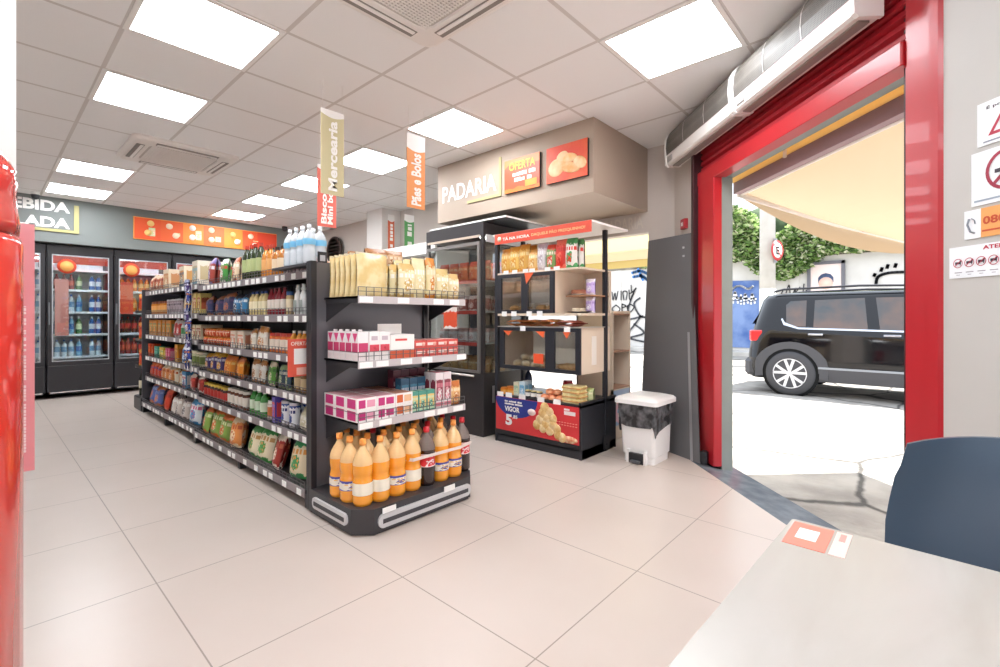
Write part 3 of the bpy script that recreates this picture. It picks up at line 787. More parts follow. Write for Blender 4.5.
# shelf deck heights per bay: near two bays and far two bays
NEARZ = [.105,.40,.635,.865,1.115,1.375]; FARZ = [.125,.42,.655,.90,1.135,1.395]
def shelfz(y, lv): return (NEARZ if y < 4.765 else FARZ)[lv]
def YM(y): return y*(4.755/4.80) - .0 if y <= 3.0 else (3.0+(y-3.0)*(4.755-3.0)/(4.80-3.0) if y <= 4.83 else 4.785+(y-4.86)*(6.73-4.785)/(7.04-4.86))
for bi in range(4):
    y0, y1 = bays[bi]+.002-2.6, bays[bi+1]-.002-2.6
    for lv in range(6):
        z = shelfz(bays[bi]+.1, lv)
        fx = -.405 if lv == 0 else -.37
        for s in ((1,) if lv < 5 else (1,-1)):
            m = MB(); m.box(s*fx,y0,z-.022,s*-.02,y1,z)
            m.box(s*(fx-.006),y0,z-.045,s*fx,y1,z+.004,1)
            dk = m.build('shelf', [steel, rail], rack)
            if s == 1:
                g = MB()
                zz = .045
                n = int((y1-y0)/.05)
                for k in range(n+1):
                    yk = y0+.01+k*(y1-y0-.02)/n
                    g.box(fx-.001,yk-.0015,z,fx+.002,yk+.0015,z+zz)
                g.box(fx-.002,y0+.01,z+zz-.003,fx+.002,y1-.01,z+zz); g.box(fx-.002,y0+.01,z+zz*.5,fx+.002,y1-.01,z+zz*.5+.003)
                g.build('wire_guard', mat('6b666a', .4, .6), dk)
                q = MB(); rr = random.Random(bi*10+lv)
                yk = y0+.04
                while yk < y1-.08:
                    q.box(fx-.010,yk,z-.041,fx-.0062,yk+.055,z-.006)
                    yk += rr.choice([.09,.11,.15,.2])
                if bi < 2: split_build(q, 'price_tag', TAG, dk)
                else: q.build('price_tag', TAG, dk)['kind'] = 'stuff'
m = MB()
for y in (2.75,3.70,4.75,5.74,6.7):
    m.lathe([(.025,0),(.025,.012),(.012,.012),(.012,.06)], 10, 0, c=(-.33,y-2.6,0))
split_build(m, 'levelling_foot', BLACK, rack)
# far end cap
far = thing('far_end_display', 'black end display at the far end of the long rack', 'shelving', (1.665,6.78,0))
m = MB(); m.box(-.41,0,0,.41,.40,.16,0,.02); m.build('plinth', steel, far)
MB().box(-.40,0,.16,.40,.025,1.42).build('back_panel', metal_in, far)
for z in (.52,.84,1.18):
    m = MB(); m.box(-.40,.025,z-.02,.40,.36,z); m.box(-.40,.36,z-.03,.40,.366,z+.005,1); m.build('shelf', [steel, rail], far)

# ------------------------------------------------------------------ product meshes
def pouch(name, w, d, h, m, seal=None, bulge=1.0):
    """filled bag: flat crimped top and bottom, bulged middle"""
    mb = MB(); NX, NZ = 8, 9; fr = []; bkk = []
    for s in (-1, 1):
        g = []
        for j in range(NZ+1):
            v = j/NZ
            pf = .45+.55*max(0, math.sin(PI*min(1,max(0,v/.93))))**.4
            if v > .93: pf = .08
            elif v > .85: pf = min(pf,.5)
            for i in range(NX+1):
                u = -1+2*i/NX
                wx = w/2*(1-.07*math.sin(PI*v)*bulge)
                th = d/2*pf*(.22+.78*(1-abs(u)**5))+.001
                wr = .04*d*math.sin(7*u+5*v)*pf
                g.append((u*wx, s*(th+wr*(1-abs(u))), v*h))
        (fr if s < 0 else bkk).extend(g)
    n = NX+1
    f1 = [(j*n+i, j*n+i+1, (j+1)*n+i+1, (j+1)*n+i) for j in range(NZ) for i in range(NX)]
    for k, q in enumerate(f1): pass
    mb.add(fr, f1, 0, True); mb.add(bkk, [tuple(reversed(q)) for q in f1], 0, True)
    if seal is not None:
        for zz in (h*.945,): mb.box(-w/2*.99,-.004,zz,w/2*.99,.004,zz+h*.055,1)
    return mb.build(name, [m, seal] if seal is not None else [m])
def carton(name, w, d, h, body, panel, strip):
    mb = MB(); mb.box(-w/2,-d/2,0,w/2,d/2,h,0)
    e = .0012
    mb.box(-w*.42,-d/2-e,h*.22,w*.42,-d/2,h*.80,1); mb.box(-w*.46,-d/2-e,h*.05,w*.46,-d/2,h*.15,2)
    mb.box(-w/2-e,-d*.40,h*.22,-w/2,d*.40,h*.80,1)
    mb.box(w/2,-d*.40,h*.22,w/2+e,d*.40,h*.80,1)
    mb.box(-w*.30,-d*.35,h,w*.30,d*.35,h+e,2)
    return mb.build(name, [body, panel, strip])
def jar(name, r, h, body, label, lid):
    mb = MB(); P = [(r*.92,0),(r,h*.04),(r,h*.18),(r*1.01,h*.18),(r*1.01,h*.68),(r,h*.68),(r,h*.78),(r*.86,h*.84),(r*.9,h*.84),(r*.9,h)]
    mb.lathe(P, 12, mis=[0,0,0,1,1,0,0,2,2]); return mb.build(name, [body, label, lid])
def can(name, r, h, body, label, lid):
    mb = MB(); mb.lathe([(r*.94,0),(r,h*.03),(r,h*.12),(r,h*.88),(r,h*.96),(r*.93,h)], 14, mis=[2,2,1,2,2]); return mb.build(name, [body, label, lid])
def spray(name, w, h, body, label, cap):
    mb = MB()
    def ov(a, b, z): return [(a*math.cos(2*PI*i/12), b*math.sin(2*PI*i/12), z) for i in range(12)]
    rs = [ov(w*.48,w*.3,0), ov(w*.5,w*.32,h*.03), ov(w*.5,w*.32,h*.5), ov(w*.42,w*.28,h*.66), ov(w*.2,w*.18,h*.76), ov(w*.18,w*.17,h*.80)]
    mb.loft(rs, 0, True, True)
    mb.add([(-w*.36,-w*.325,h*.1),(w*.36,-w*.325,h*.1),(w*.36,-w*.325,h*.48),(-w*.36,-w*.325,h*.48)], [(0,1,2,3)], 1)
    mb.lathe([(w*.22,h*.80),(w*.22,h*.88),(w*.16,h*.90),(w*.16,h)], 10, 2)
    return mb.build(name, [body, label, cap])
def bottle(name, w, h, body, label, cap):
    return small_bottle(name, h, w/2, body, label, cap, .22, .58, 12)
def roll(name, w, d, h, m, m2):
    """stack-shaped biscuit tube lying on its side, ends towards the aisle"""
    mb = MB(); M = Matrix.Translation((0,0,w/2)) @ Matrix.Rotation(PI/2,4,'X')
    mb.lathe([(w*.2,-d/2-.0),(w*.48,-d/2+.01),(w*.5,-d/2+.02),(w*.5,d/2-.02),(w*.48,d/2-.01),(w*.2,d/2)], 12, 0, M=M)
    return mb.build(name, [m, m2])
PC = lambda a, b, c, s=3.2, r=.4: printed(a, b, c, s, r)
SHN = ['lowest shelf','second lowest shelf','third lowest shelf','fourth lowest shelf','fifth shelf just below the top','top shelf']
def put_run(y0, y1, lv, kind, w, h, cols, name, desc, where, rows=1, lie=False, stack=1, d=None, x_front=None, cat=None, gap=.004):
    """fill the rack between y0 and y1 on a level with one product; each one is an object of its own, facing the aisle (-X)"""
    y0 = YM(y0) if y0 > 3 else y0; y1 = YM(y1) if y1 > 3 else y1
    n = max(1, int((y1-y0)/(w+gap))); z = shelfz((y0+y1)/2, lv)+.0008
    clearance = 9 if lv == 5 else shelfz((y0+y1)/2, lv+1)-.05-z
    h = min(h, clearance/stack-.004)
    c = cols; d = d or w*.9; base = None
    # the nearest items have small y, so "from the near end"
    step = (y1-y0)/n; tot = n*stack*rows; q = 0
    for r in range(rows):
        for i in range(n):
            for s_ in range(stack):
                q += 1
                if base is None:
                    if kind == 'pouch': o = pouch(name, w*.97, d, h, PC(*c[:3]), mat(c[0], .4))
                    elif kind == 'carton': o = carton(name, w*.97, d, h, mat(c[0], .45), PC(c[1], c[0], c[2], 3), mat(c[2], .45))
                    elif kind == 'jar': o = jar(name, w*.46, h, mat(c[0], .25), mat(c[1], .5), mat(c[2], .4))
                    elif kind == 'can': o = can(name, w*.48, h, mat(c[0], .3), PC(c[1], c[0], c[2], 3), mat('c8c8cc', .3, .8))
                    elif kind == 'spray': o = spray(name, w, h, mat(c[0], .35), mat(c[1], .5), mat(c[2], .4))
                    elif kind == 'roll': o = roll(name, w, d, h, PC(*c[:3]), mat(c[0]))
                    else: o = bottle(name, w*.94, h, mat(c[0], .2), mat(c[1], .5), mat(c[2], .4))
                    base = o
                else: o = base.copy(); COL.objects.link(o)
                xf = (1.665-.355) if lv else (1.665-.39)
                dd = d if kind in ('pouch','carton','roll') else w
                if kind == 'spray': dd = w*.66
                x = xf+dd/2+r*(dd+.006)+(.008 if lie else random.uniform(0,.012))
                hh = w if kind == 'roll' else h
                o.location = (x, y0+step*(i+.5), z+s_*(hh+.001))
                o.rotation_euler = (0, 0, -PI/2)
                if lie:
                    o.rotation_euler = (-PI/2+random.uniform(.12,.2), 0, -PI/2); o.location = (xf+.012, y0+step*(i+.5), z+d*.5+.005)
                elif kind == 'pouch':
                    lean = .30 if lv == 0 else .12
                    o.rotation_euler = (-random.uniform(.3,1)*lean, random.uniform(-.09,.09), -PI/2+random.uniform(-.18,.18)); o.scale.z = random.uniform(.9,1.04)
                elif kind == 'roll': o.rotation_euler = (0,0,-PI/2+random.uniform(-.09,.09))
                else: o.rotation_euler = (0,0,-PI/2+random.uniform(-.06,.06))
                lab = f'{desc}, {ORD[q] if q < 17 else "another"} of {NUM[tot] if tot < 17 else "many"}, {where}'
                if tot == 1: lab = f'{desc}, {where}'
                tag(o, lab, cat or name.split('_')[-1], f'{desc} run, {SHN[lv]}')
B2 = [ # y0,y1,lv,kind,w,h,cols,name,desc,where,(opts)
 # ---- top shelf, near to far
 (2.68,3.12,5,'jar',.055,.085,('f1e6e6','e6cfd0','f6f2f0'),'cream_jar','small white jar','top shelf edge before the water bottles',{'d':.05}),
 (3.13,3.33,5,'bottle',.075,.20,('b5702e','f0d8b8','3a2a20'),'vinegar_bottle','amber vinegar bottle','top shelf beside white jars',{}),
 (3.33,3.52,5,'bottle',.065,.22,('d98a3a','e9b070','b8402c'),'sauce_bottle','orange sauce bottle','top shelf',{}),
 (3.53,3.86,5,'bottle',.075,.26,('343f26','b9c48a','c8402c'),'olive_oil_bottle','dark green olive oil bottle','top shelf',{'rows':2}),
 (3.88,4.16,5,'pouch',.135,.19,('e2c8a8','b05a34','f2ece0'),'seasoning_bag','tan seasoning bag','top shelf',{'d':.06}),
 (4.17,4.46,5,'pouch',.14,.20,('4f9a4a','f0ece2','c84a3a'),'pasta_bag','green and white pasta bag','top shelf',{'d':.07}),
 (4.48,4.80,5,'pouch',.155,.25,('a8483c','8a7ab8','e8e4e8'),'detergent_bag','red and lilac laundry bag','top shelf',{'d':.09}),
 (4.86,5.28,5,'carton',.20,.22,('efe4d2','c9b890','7fb8c8'),'tissue_box','cream tissue box with pale print','top shelf',{'d':.2}),
 (5.30,5.75,5,'carton',.22,.20,('f0e2c8','d9a060','3a6a8a'),'tissue_box','beige tissue box with small picture','top shelf far bay',{'d':.2}),
 (5.98,6.40,5,'carton',.20,.21,('f0dcc0','d89a68','e9c090'),'wafer_box','pale orange wafer box','top shelf far bay',{'d':.2}),
 (6.42,7.04,5,'pouch',.12,.18,('c87858','e8d0b0','8a3028'),'crouton_bag','brown crouton bag','top shelf far bay',{'d':.06}),
 # ---- level 4
 (2.70,2.98,4,'spray',.068,.19,('eceeec','9aa09c','dfe6e2'),'cleaner_bottle','white cleaner bottle','near end, fifth level',{}),
 (2.99,3.10,4,'jar',.052,.15,('c8a878','e8d8b8','3a5a8a'),'spread_jar','tan spread jar','fifth level',{}),
 (3.11,3.40,4,'bottle',.058,.18,('8a2c34','e8dcd0','7a2028'),'juice_bottle','maroon juice bottle','fifth level',{}),
 (3.41,3.72,4,'bottle',.062,.17,('d9c48a','efe4c0','2f4a8a'),'oil_bottle','cream yellow bottle','fifth level',{}),
 (3.78,4.08,4,'pouch',.14,.17,('3f86b8','3a3040','dfe6ea'),'nappy_pack','blue patterned nappy pack','fifth level',{'d':.09}),
 (4.09,4.80,4,'pouch',.17,.18,('3a3f68','b8704c','5a4a7a'),'pad_pack','navy and copper pack','fifth level',{'d':.09}),
 (4.86,5.10,4,'carton',.10,.18,('d8c070','b85a38','e8dcb0'),'cereal_box','yellow cereal box','fifth level far bay',{}),
 (5.11,5.60,4,'pouch',.22,.20,('e2c8a0','c8a068','f0e4d0'),'flour_bag','large cream flour bag','fifth level far bay',{'d':.09}),
 (5.62,6.20,4,'can',.085,.15,('9a8a90','b8a8b0','6a5a68'),'food_tin','dull grey food tin','fifth level far bay',{}),
 (6.22,7.0,4,'jar',.09,.14,('e08a3a','f0b060','8a4a2a'),'honey_jar','orange jar','fifth level far bay',{}),
 # ---- level 3
 (2.70,3.02,3,'bottle',.055,.15,('e09a3c','f2d080','f0e8da'),'juice_bottle','small orange bottle','fourth level behind the red offer flag',{}),
 (3.03,3.36,3,'jar',.068,.13,('e8783a','f2e2d0','c84030'),'sauce_jar','orange sauce jar with white label','fourth level',{'stack':1}),
 (3.37,3.70,3,'pouch',.10,.165,('e6dccc','c8843c','f4efe6'),'cookie_bag','cream cookie bag','fourth level',{'d':.06}),
 (3.79,4.12,3,'carton',.105,.13,('ecdcc8','e09070','f6f0ea'),'wafer_box','pale wafer box','fourth level',{'d':.15}),
 (4.13,4.78,3,'roll',.07,.07,('d8502c','e88a3a','f2d8c0'),'biscuit_roll','red orange biscuit roll','fourth level',{'d':.2,'stack':2}),
 (4.86,5.40,3,'carton',.12,.13,('eee0c0','b8603c','f4ecd8'),'rice_box','cream rice box','fourth level far bay',{'d':.18}),
 (5.41,5.60,3,'bottle',.07,.17,('e8ece8','4a8a5a','3a6a4a'),'milk_bottle','white and green bottle','fourth level far bay',{}),
 (5.62,5.94,3,'pouch',.10,.18,('c83a34','f0e4e0','a82a2a'),'coffee_bag','red and white coffee bag','fourth level far bay',{'d':.06}),
 (5.98,7.0,3,'carton',.16,.17,('d98a3a','8a8a5a','e8b060'),'cereal_box','orange cereal box','fourth level far bay',{'d':.12}),
 # ---- level 2
 (2.70,2.98,2,'jar',.07,.13,('8a6a44','c8b48a','4a3a2a'),'coffee_jar','brown coffee jar','third level behind the red offer flag',{}),
 (2.99,3.22,2,'pouch',.075,.16,('2f4a5a','8aa06a','d8d8c8'),'seed_bag','dark teal seed bag','third level',{'d':.05}),
 (3.23,3.42,2,'pouch',.09,.17,('5a9a3a','e8dcc0','3a6a2a'),'tea_bag','green snack bag','third level',{'d':.05}),
 (3.43,3.70,2,'pouch',.085,.16,('ece6da','b87a3c','f4f0ea'),'oat_bag','white oat bag','third level',{'d':.05}),
 (3.79,4.30,2,'pouch',.165,.17,('e8902c','d8702a','f2c46a'),'crisp_bag','orange crisp bag','third level',{'d':.08}),
 (4.31,4.79,2,'pouch',.15,.16,('4a3a78','e8b03a','d8d8e6'),'crisp_bag','purple crisp bag','third level',{'d':.08}),
 (4.86,5.35,2,'jar',.095,.13,('d8d8b0','7a8a4a','e8e0c0'),'pickle_jar','green pickle jar','third level far bay',{}),
 (5.36,5.62,2,'pouch',.12,.17,('4a86c0','d8e4f0','2f5a98'),'biscuit_bag','blue biscuit bag','third level far bay',{'d':.06}),
 (5.64,5.92,2,'carton',.13,.17,('e8a02c','c8702a','f2d080'),'corn_box','amber carton','third level far bay',{'d':.1}),
 (5.98,6.25,2,'carton',.085,.12,('e0507a','f0a0b0','c83a60'),'jelly_box','pink jelly box','third level far bay',{}),
 (6.26,6.52,2,'carton',.085,.12,('e8c84a','f2e08a','5aa06a'),'jelly_box','yellow jelly box','third level far bay',{}),
 (6.53,6.78,2,'carton',.085,.12,('3fa08a','7ac8b0','2a7a6a'),'jelly_box','teal jelly box','third level far bay',{}),
 (6.79,7.04,2,'carton',.085,.14,('d8502c','e8803a','b83a2a'),'jelly_box','orange red jelly box','third level far bay',{}),
 # ---- level 1
 (2.70,2.92,1,'pouch',.20,.13,('e8e2cc','d8d0b0','f4f0e4'),'popcorn_bag','pale cream popcorn bag','second level near end',{'d':.10}),
 (2.93,3.17,1,'can',.075,.16,('3a5aa0','e8ecf2','2a3a78'),'milk_powder_tin','blue and white milk tin','second level',{'rows':2}),
 (3.18,3.30,1,'carton',.055,.17,('5a4aa8','d84a4a','8a7ad0'),'chocolate_box','violet narrow carton','second level',{'d':.12}),
 (3.31,3.40,1,'jar',.08,.13,('e8e0d8','c8743c','f4efe6'),'mayonnaise_jar','white jar with orange label','second level',{}),
 (3.42,3.72,1,'bottle',.075,.19,('4a9a4a','d8ecd0','e8f0e4'),'softener_bottle','green bottle','second level',{}),
 (3.79,4.20,1,'jar',.075,.14,('6a3a26','f0e8dc','e8e0d4'),'chocolate_jar','brown jar with white label','second level',{'rows':1}),
 (4.21,4.79,1,'jar',.075,.13,('4a2c24','c83a30','e2c04a'),'chocolate_jar','dark jar with red label','second level',{}),
 (4.86,5.30,1,'pouch',.14,.17,('b8342c','e8dcd0','d84a3a'),'coffee_bag','dark red coffee bag','second level far bay',{'d':.07}),
 (5.31,5.55,1,'carton',.11,.16,('3f86b8','e8eef2','c83a34'),'milk_carton','blue and white carton','second level far bay',{}),
 (5.56,5.92,1,'pouch',.12,.18,('efe6d0','d8b070','c86a3a'),'noodle_bag','cream noodle bag','second level far bay',{'d':.07}),
 (5.98,6.45,1,'pouch',.13,.18,('e89a5a','f2dcc0','c8683a'),'noodle_bag','apricot noodle bag','second level far bay',{'d':.07}),
 (6.46,7.04,1,'pouch',.13,.17,('d8482c','e8703a','3a4a8a'),'snack_bag','orange red snack bag','second level far bay',{'d':.07}),
 # ---- bottom
 (2.70,3.08,0,'pouch',.19,.25,('ecdcb8','3f9a58','e8a04a'),'rice_bag','plump cream and green rice bag','bottom shelf nearest the rack end',{'d':.10}),
 (3.09,3.32,0,'pouch',.115,.24,('a8362c','f0e0cc','c86a4a'),'bean_bag','slim red and cream bag','bottom shelf',{'d':.08}),
 (3.33,3.73,0,'pouch',.19,.24,('efe2c0','4a9a4a','c89a5a'),'rice_bag','cream rice bag with green band','bottom shelf',{'d':.10}),
 (3.79,4.12,0,'pouch',.16,.26,('e89248','f2d8b0','c85a2c'),'dog_food_bag','orange dog food bag','bottom shelf',{'d':.10}),
 (4.13,4.79,0,'pouch',.21,.27,('8aa84a','e0702c','dfe8b8'),'dog_food_bag','lime and orange dog food bag','bottom shelf',{'d':.10}),
 (4.86,5.28,0,'pouch',.20,.26,('e8eef4','4a9ad0','d85a8a'),'cat_food_bag','white blue and pink pet food bag','bottom shelf far bay',{'d':.10}),
 (5.29,5.92,0,'pouch',.155,.22,('d8ccc4','6a5a58','f0eeea'),'cat_food_bag','grey and cream bag','bottom shelf far bay',{'d':.09}),
 (5.98,6.35,0,'pouch',.18,.27,('d8442c','e0603a','b83424'),'cat_food_bag','bright red bag','bottom shelf far bay',{'d':.09}),
 (6.36,7.04,0,'pouch',.20,.27,('5a6aa8','d8804a','8a9ac8'),'cat_food_bag','blue and orange bag','bottom shelf far bay',{'d':.09}),
]
for r_ in B2:
    put_run(*r_[:10], **r_[10])
# big water bottles on the top board
def pet_bottle(name, label, cat, loc, h, r, bodym, labm, capm, group, neckm=None, l0=.38, l1=.62, waist=True, rz=0):
    t = thing(name, label, cat, loc, rz, group)
    P = []
    N = 18
    for k in range(22):
        v = k/21; z = v*h*.925
        if v < .04: rr_ = r*(.86+.14*v/.04)
        elif v < .38: rr_ = r
        elif v < .54: rr_ = r*(1-.10*math.sin((v-.38)/.16*PI)) if waist else r
        elif v < .66: rr_ = r
        elif v < .93: q = (v-.66)/.27; rr_ = r*(1-.70*q**1.9)
        else: rr_ = r*.28
        P.append((rr_, z))
    cut = 15 if neckm is not None else 22
    m = MB(); n = 18
    mis = [0 if k < cut-1 else 1 for k in range(21)]
    m.lathe(P, n, mis=mis)
    # petal feet
    for k in range(5):
        a = 2*PI*k/5; m.lathe([(.01,0),(r*.24,.002),(r*.30,.02),(r*.2,.05)], 8, 0, c=(math.cos(a)*r*.55, math.sin(a)*r*.55, 0))
    m.build('body', [bodym, neckm or bodym], t)
    def rad(v):
        z = v*h*.925
        for i in range(len(P)-1):
            if P[i][1] <= z <= P[i+1][1]:
                k = (z-P[i][1])/(P[i+1][1]-P[i][1]); return P[i][0]*(1-k)+P[i+1][0]*k
        return r
    Lp = [(rad(l0+(l1-l0)*k/6)+.0015, (l0+(l1-l0)*k/6)*h*.925) for k in range(7)]
    m = MB(); m.lathe(Lp, n, 0, cap=False); m.build('label', labm, t)
    m = MB(); m.lathe([(r*.30,h*.925-.006),(r*.34,h*.925-.006),(r*.34,h*.945),(r*.33,h*.945),(r*.33,h)], 14); m.build('cap', capm, t)
    return t
wpos = [(1.37,2.71),(1.475,2.72),(1.37,2.82),(1.475,2.83),(1.37,2.93),(1.475,2.94)]
wd = ['closest to the rack end','second along, back row','second along, front row','middle of the back row','far side of the front row','far side of the back row']
pw = film('eef6fb', .45, .1)
for i, (x, y) in enumerate([(1.30,2.70),(1.30,2.785),(1.30,2.87),(1.30,2.955),(1.375,2.715),(1.375,2.80)]):
    pet_bottle('water_bottle', f'large clear water bottle with blue label, {["front row, at the rack end","front row, second along","front row, third along","front row, farthest along","back row, at the rack end","back row, second along"][i]}', 'water bottle', (x,y,1.4125), .235, .036,
               film('f4f8fb', .6, .12), mat('7cc4ea', .4), mat('eef2f6', .4), 'large water bottles on top of the rack', l0=.52, l1=.68)
# small framed card next to bottles
t = thing('shelf_card', 'small black framed card standing beside the water bottles', 'card', (1.36,2.655,1.4125))
m = MB(); m.box(-.028,0,0,.028,.006,.075); m.build('frame', BLACK, t); MB().box(-.016,-.001,.02,.016,0,.055).build('print', mat('bdbdc0', .5), t)
# ------------------------------------------------------------------ hanging snack strip at the bay seam
t = thing('hanging_snack_strip', 'hanging strip of shiny blue snack packets at the bay seam', 'snack strip', (1.235,4.765,.62))
MB().box(-.002,-.012,-.0,.002,.012,.78).build('strip', mat('d8d8dc', .4), t)
rr = random.Random(2)
for k in range(9):
    o = pouch('snack_packet', .11, .035, .125, printed(*[('2f3a78','c8c8e0','e8b04a'),('3a4a98','e8e8f0','c87a3a'),('4a3a70','b8c0e0','d8d8e8')][k%3], 2.5, .25), mat('9aa0c0', .3))
    o.parent = t; o.location = (-.022,rr.uniform(-.01,.01),.02+k*.083); o.rotation_euler = (rr.uniform(-.1,.1),0,-PI/2+rr.uniform(-.3,.3))
# offer flag with price print
t = thing('offer_flag', 'red offer flag clipped to the long rack beside its end frame', 'sign', (1.175,2.70,.76))
m = MB(); m.box(0,0,0,.148,.003,.215); m.build('panel', mat('e8604a', .5), t)
text('OFERTAS', .115, .022, mat('fbe9d8', .5), 'headline', t, (.016,-.002,.178), FY, .02)
MB().box(.035,-.002,.07,.112,0,.160).build('white_square', mat('f8f4f0', .5), t)
MB().box(.05,-.002,.008,.11,0,.05).build('pale_panel', mat('f2b8a8', .5), t)
MB().tube([(.12,.004,.12),(.13,.02,.125),(.14,.05,.125)], .003, 6).build('clip', CHROME, t)
# ================================================================== NEAR END CAP
ec = thing('end_display', 'black end display with bottle plinth at the near rack end', 'shelving', (1.665,2.6,0))
x0, x1 = -.415, .415
pl = [(x0,0),(x0,-.45),(x0+.08,-.535),(x1-.08,-.535),(x1,-.45),(x1,0)]
m = MB(); m.prism(pl, .012, .135); m.prism([(x*.98,y*.98) for x,y in pl], 0, .012); m.build('plinth', mat('3b393c', .45), ec)
# bumpers: pale rounded bars with dark inlay
def bumper(a, b, z0, z1, th=.012):
    a = Vector((*a,0)); b = Vector((*b,0)); d = (b-a).normalized(); L = (b-a).length
    ang = math.atan2(d.y, d.x); M = Matrix.Translation(a) @ Matrix.Rotation(ang,4,'Z')
    hh = (z1-z0)/2; P = []
    for s, cx in ((1,L-hh),(-1,hh)):
        for k in range(9):
            q = -PI/2+PI*k/8 if s == 1 else PI/2+PI*k/8
            P.append((cx+hh*.8*math.cos(q)+(hh*.2*s), (z0+z1)/2+hh*math.sin(q)))
    m = MB(); n = len(P)
    m.add([(x,0,z) for x,z in P]+[(x,-th,z) for x,z in P], [tuple(range(2*n-1,n-1,-1))]+[(i,n+i,n+(i+1)%n,(i+1)%n) for i in range(n)], 0, M=M)
    m.box(hh*.7,-th-.002,(z0+z1)/2-.012,L-hh*.7,-th,(z0+z1)/2+.010,1,M=M)
    m.build('bumper', [mat('cfcdce', .3), mat('434145', .5)], ec)
bumper((x0,-.06), (x0,-.425), .045, .105)
bumper((x0+.10,-.535), (x1-.085,-.535), .03, .10)
m = MB(); m.box(x0+.12,-.552,.105,x0+.20,-.548,.132); m.box(x1-.30,-.552,.100,x1-.22,-.548,.132); split_build(m, 'price_tag', TAG, ec)
m = MB(); m.box(-.40,-.012,.135,.40,-.001,1.415); m.build('back_panel', mat('6d6a6e', .35, .3), ec)
m = MB()
for s in (-1,1):
    m.box(s*.40-.016,-.03,.135,s*.40+.016,0,1.42); 
split_build(m, 'upright', steel, ec)
SZ = [.542,.866,1.213]
for k, z in enumerate(SZ):
    dpt = .375
    m = MB(); m.box(-.33,-dpt,z-.012,.44,-.012,z); m.box(-.33,-dpt,z-.035,-.325,-.03,z); m.box(.435,-dpt,z-.035,.44,-.03,z)
    # side brackets
    for xx in (-.322,.432): m.add([(xx,-.02,z-.14),(xx,-.02,z-.012),(xx,-dpt+.03,z-.012),(xx+.004,-.02,z-.14),(xx+.004,-.02,z-.012),(xx+.004,-dpt+.03,z-.012)], [(0,1,2),(5,4,3),(0,2,5,3)])
    m.box(-.33,-dpt-.006,z-.038,.44,-dpt,z+.002,1)
    sh = m.build('shelf', [steel, mat('c9c0c0', .45)], ec)
    g = MB()
    n = 16
    for i in range(n+1):
        xx = -.328+i*(.766/n); g.box(xx-.0015,-dpt-.001,z,xx+.0015,-dpt+.002,z+.05)
    for zz in (.025,.048): g.box(-.328,-dpt-.001,z+zz,.438,-dpt+.002,z+zz+.003)
    if k == 0 or k == 1: g.box(-.335,-dpt,z+.048,-.332,-.03,z+.051)
    g.build('wire_guard', mat('6b6768', .4, .5), sh)
    q = MB(); rr = random.Random(k)
    for xx in ([-.33,-.21,.10,.33],[-.33,-.23,-.07,.08,.36],[-.33,-.09,.17,.30])[k] + ([.2] if k == 0 else []):
        q.box(xx+.005,-dpt-.009,z-.034,xx+.085,-dpt-.0065,z-.003)
    split_build(q, 'price_tag', TAG, sh)
# soda bottles on the plinth
orange_l = film('f28a1e', .93, .08); orange_l = mat('fba32c', .10, coat=.8)
org_top = film('fdd49a', .85, .08); cola = mat('2a1512', .1, coat=.6); cola_top = film('c9b8b0', .35, .08)
PX = lambda i: 1.325+i*.1045
def soda(x, y, kind, label):
    if kind == 'o':
        return pet_bottle('soda_bottle', label, 'soda bottle', (x,y,.1355), .335, .0515, orange_l, printed('f3ead8','4a4aa0','f0c060',2.2), mat('f39a44', .3), 'two-litre soda bottles on the plinth', org_top, .20, .36)
    if kind == 'w':
        return pet_bottle('soda_bottle', label, 'soda bottle', (x,y,.1355), .335, .0515, orange_l, mat('f6ecd8', .5), mat('f39a44', .3), 'two-litre soda bottles on the plinth', org_top, .18, .38)
    return pet_bottle('soda_bottle', label, 'soda bottle', (x,y,.1355), .330, .0515, cola, printed('d8303a','f0d8d8','c82430',2.6), mat('c8242e', .3), 'two-litre soda bottles on the plinth', cola_top, .36, .60)
front = ['w','w','o','w','c','o','o','c']
nm = {'o':'orange soda bottle with pictured label','w':'orange soda bottle with blank white label','c':'dark cola bottle with red label'}
fd = ['at the chamfered corner','second along','third along','fourth along','fifth along','sixth along','seventh along','at the far end']
for i, k in enumerate(front):
    y = 2.165 if i else 2.175
    if i == 7: y = 2.20
    soda(PX(i)-(.0 if i else -.008), y, k, f'{nm[k]}, front row {fd[i]}')
for r_, (yy, kinds, rn) in enumerate([(2.275,'owowwcwc','second row'),(2.382,'oocowwoc','third row'),(2.489,' wocowcw','back row')]):
    for i, k in enumerate(kinds):
        if k == ' ': continue
        soda(PX(i)-.008, yy, k, f'{nm[k]}, {rn}, {fd[i] if i else "above the plinth side bumper"}')
# shrink band round the four-pack
m = MB()
pts = []
ps = [(PX(3),2.165),(PX(7)-.0,2.20)]
outl = [(PX(3)-.052,2.10+.06),(PX(3)-.03,2.112),(PX(6)+.02,2.112),(PX(7)+.03,2.145),(PX(7)+.055,2.19),(PX(7)+.045,2.25),(PX(6)+.03,2.219),(PX(3)-.03,2.219),(PX(3)-.052,2.18)]
m.loft([[(x,y,.135+.168) for x,y in outl],[(x,y,.135+.186) for x,y in outl]], 0)
tag(m.build('carrier_band', film('f6efe6', .8, .2)), 'white carrier band wrapped round the front soda bottles', 'packaging band')

# ---------- end display goods (local helpers, facing -Y)
def item(o, x, y, z, lab, cat, group, rz=0, first=None):
    o.location = (x,y,z); o.rotation_euler = (0,0,rz)
    return tag(o, lab, cat, group)
GX = 1.665
def many(maker, places, descf, cat, group, rz=0, jit=.03):
    base = None
    for i, p in enumerate(places):
        if base is None: o = base = maker()
        else: o = base.copy(); COL.objects.link(o)
        o.location = p[:3]; o.rotation_euler = (0,0,rz+(random.uniform(-jit,jit) if jit else 0))
        tag(o, descf(i), cat, group)
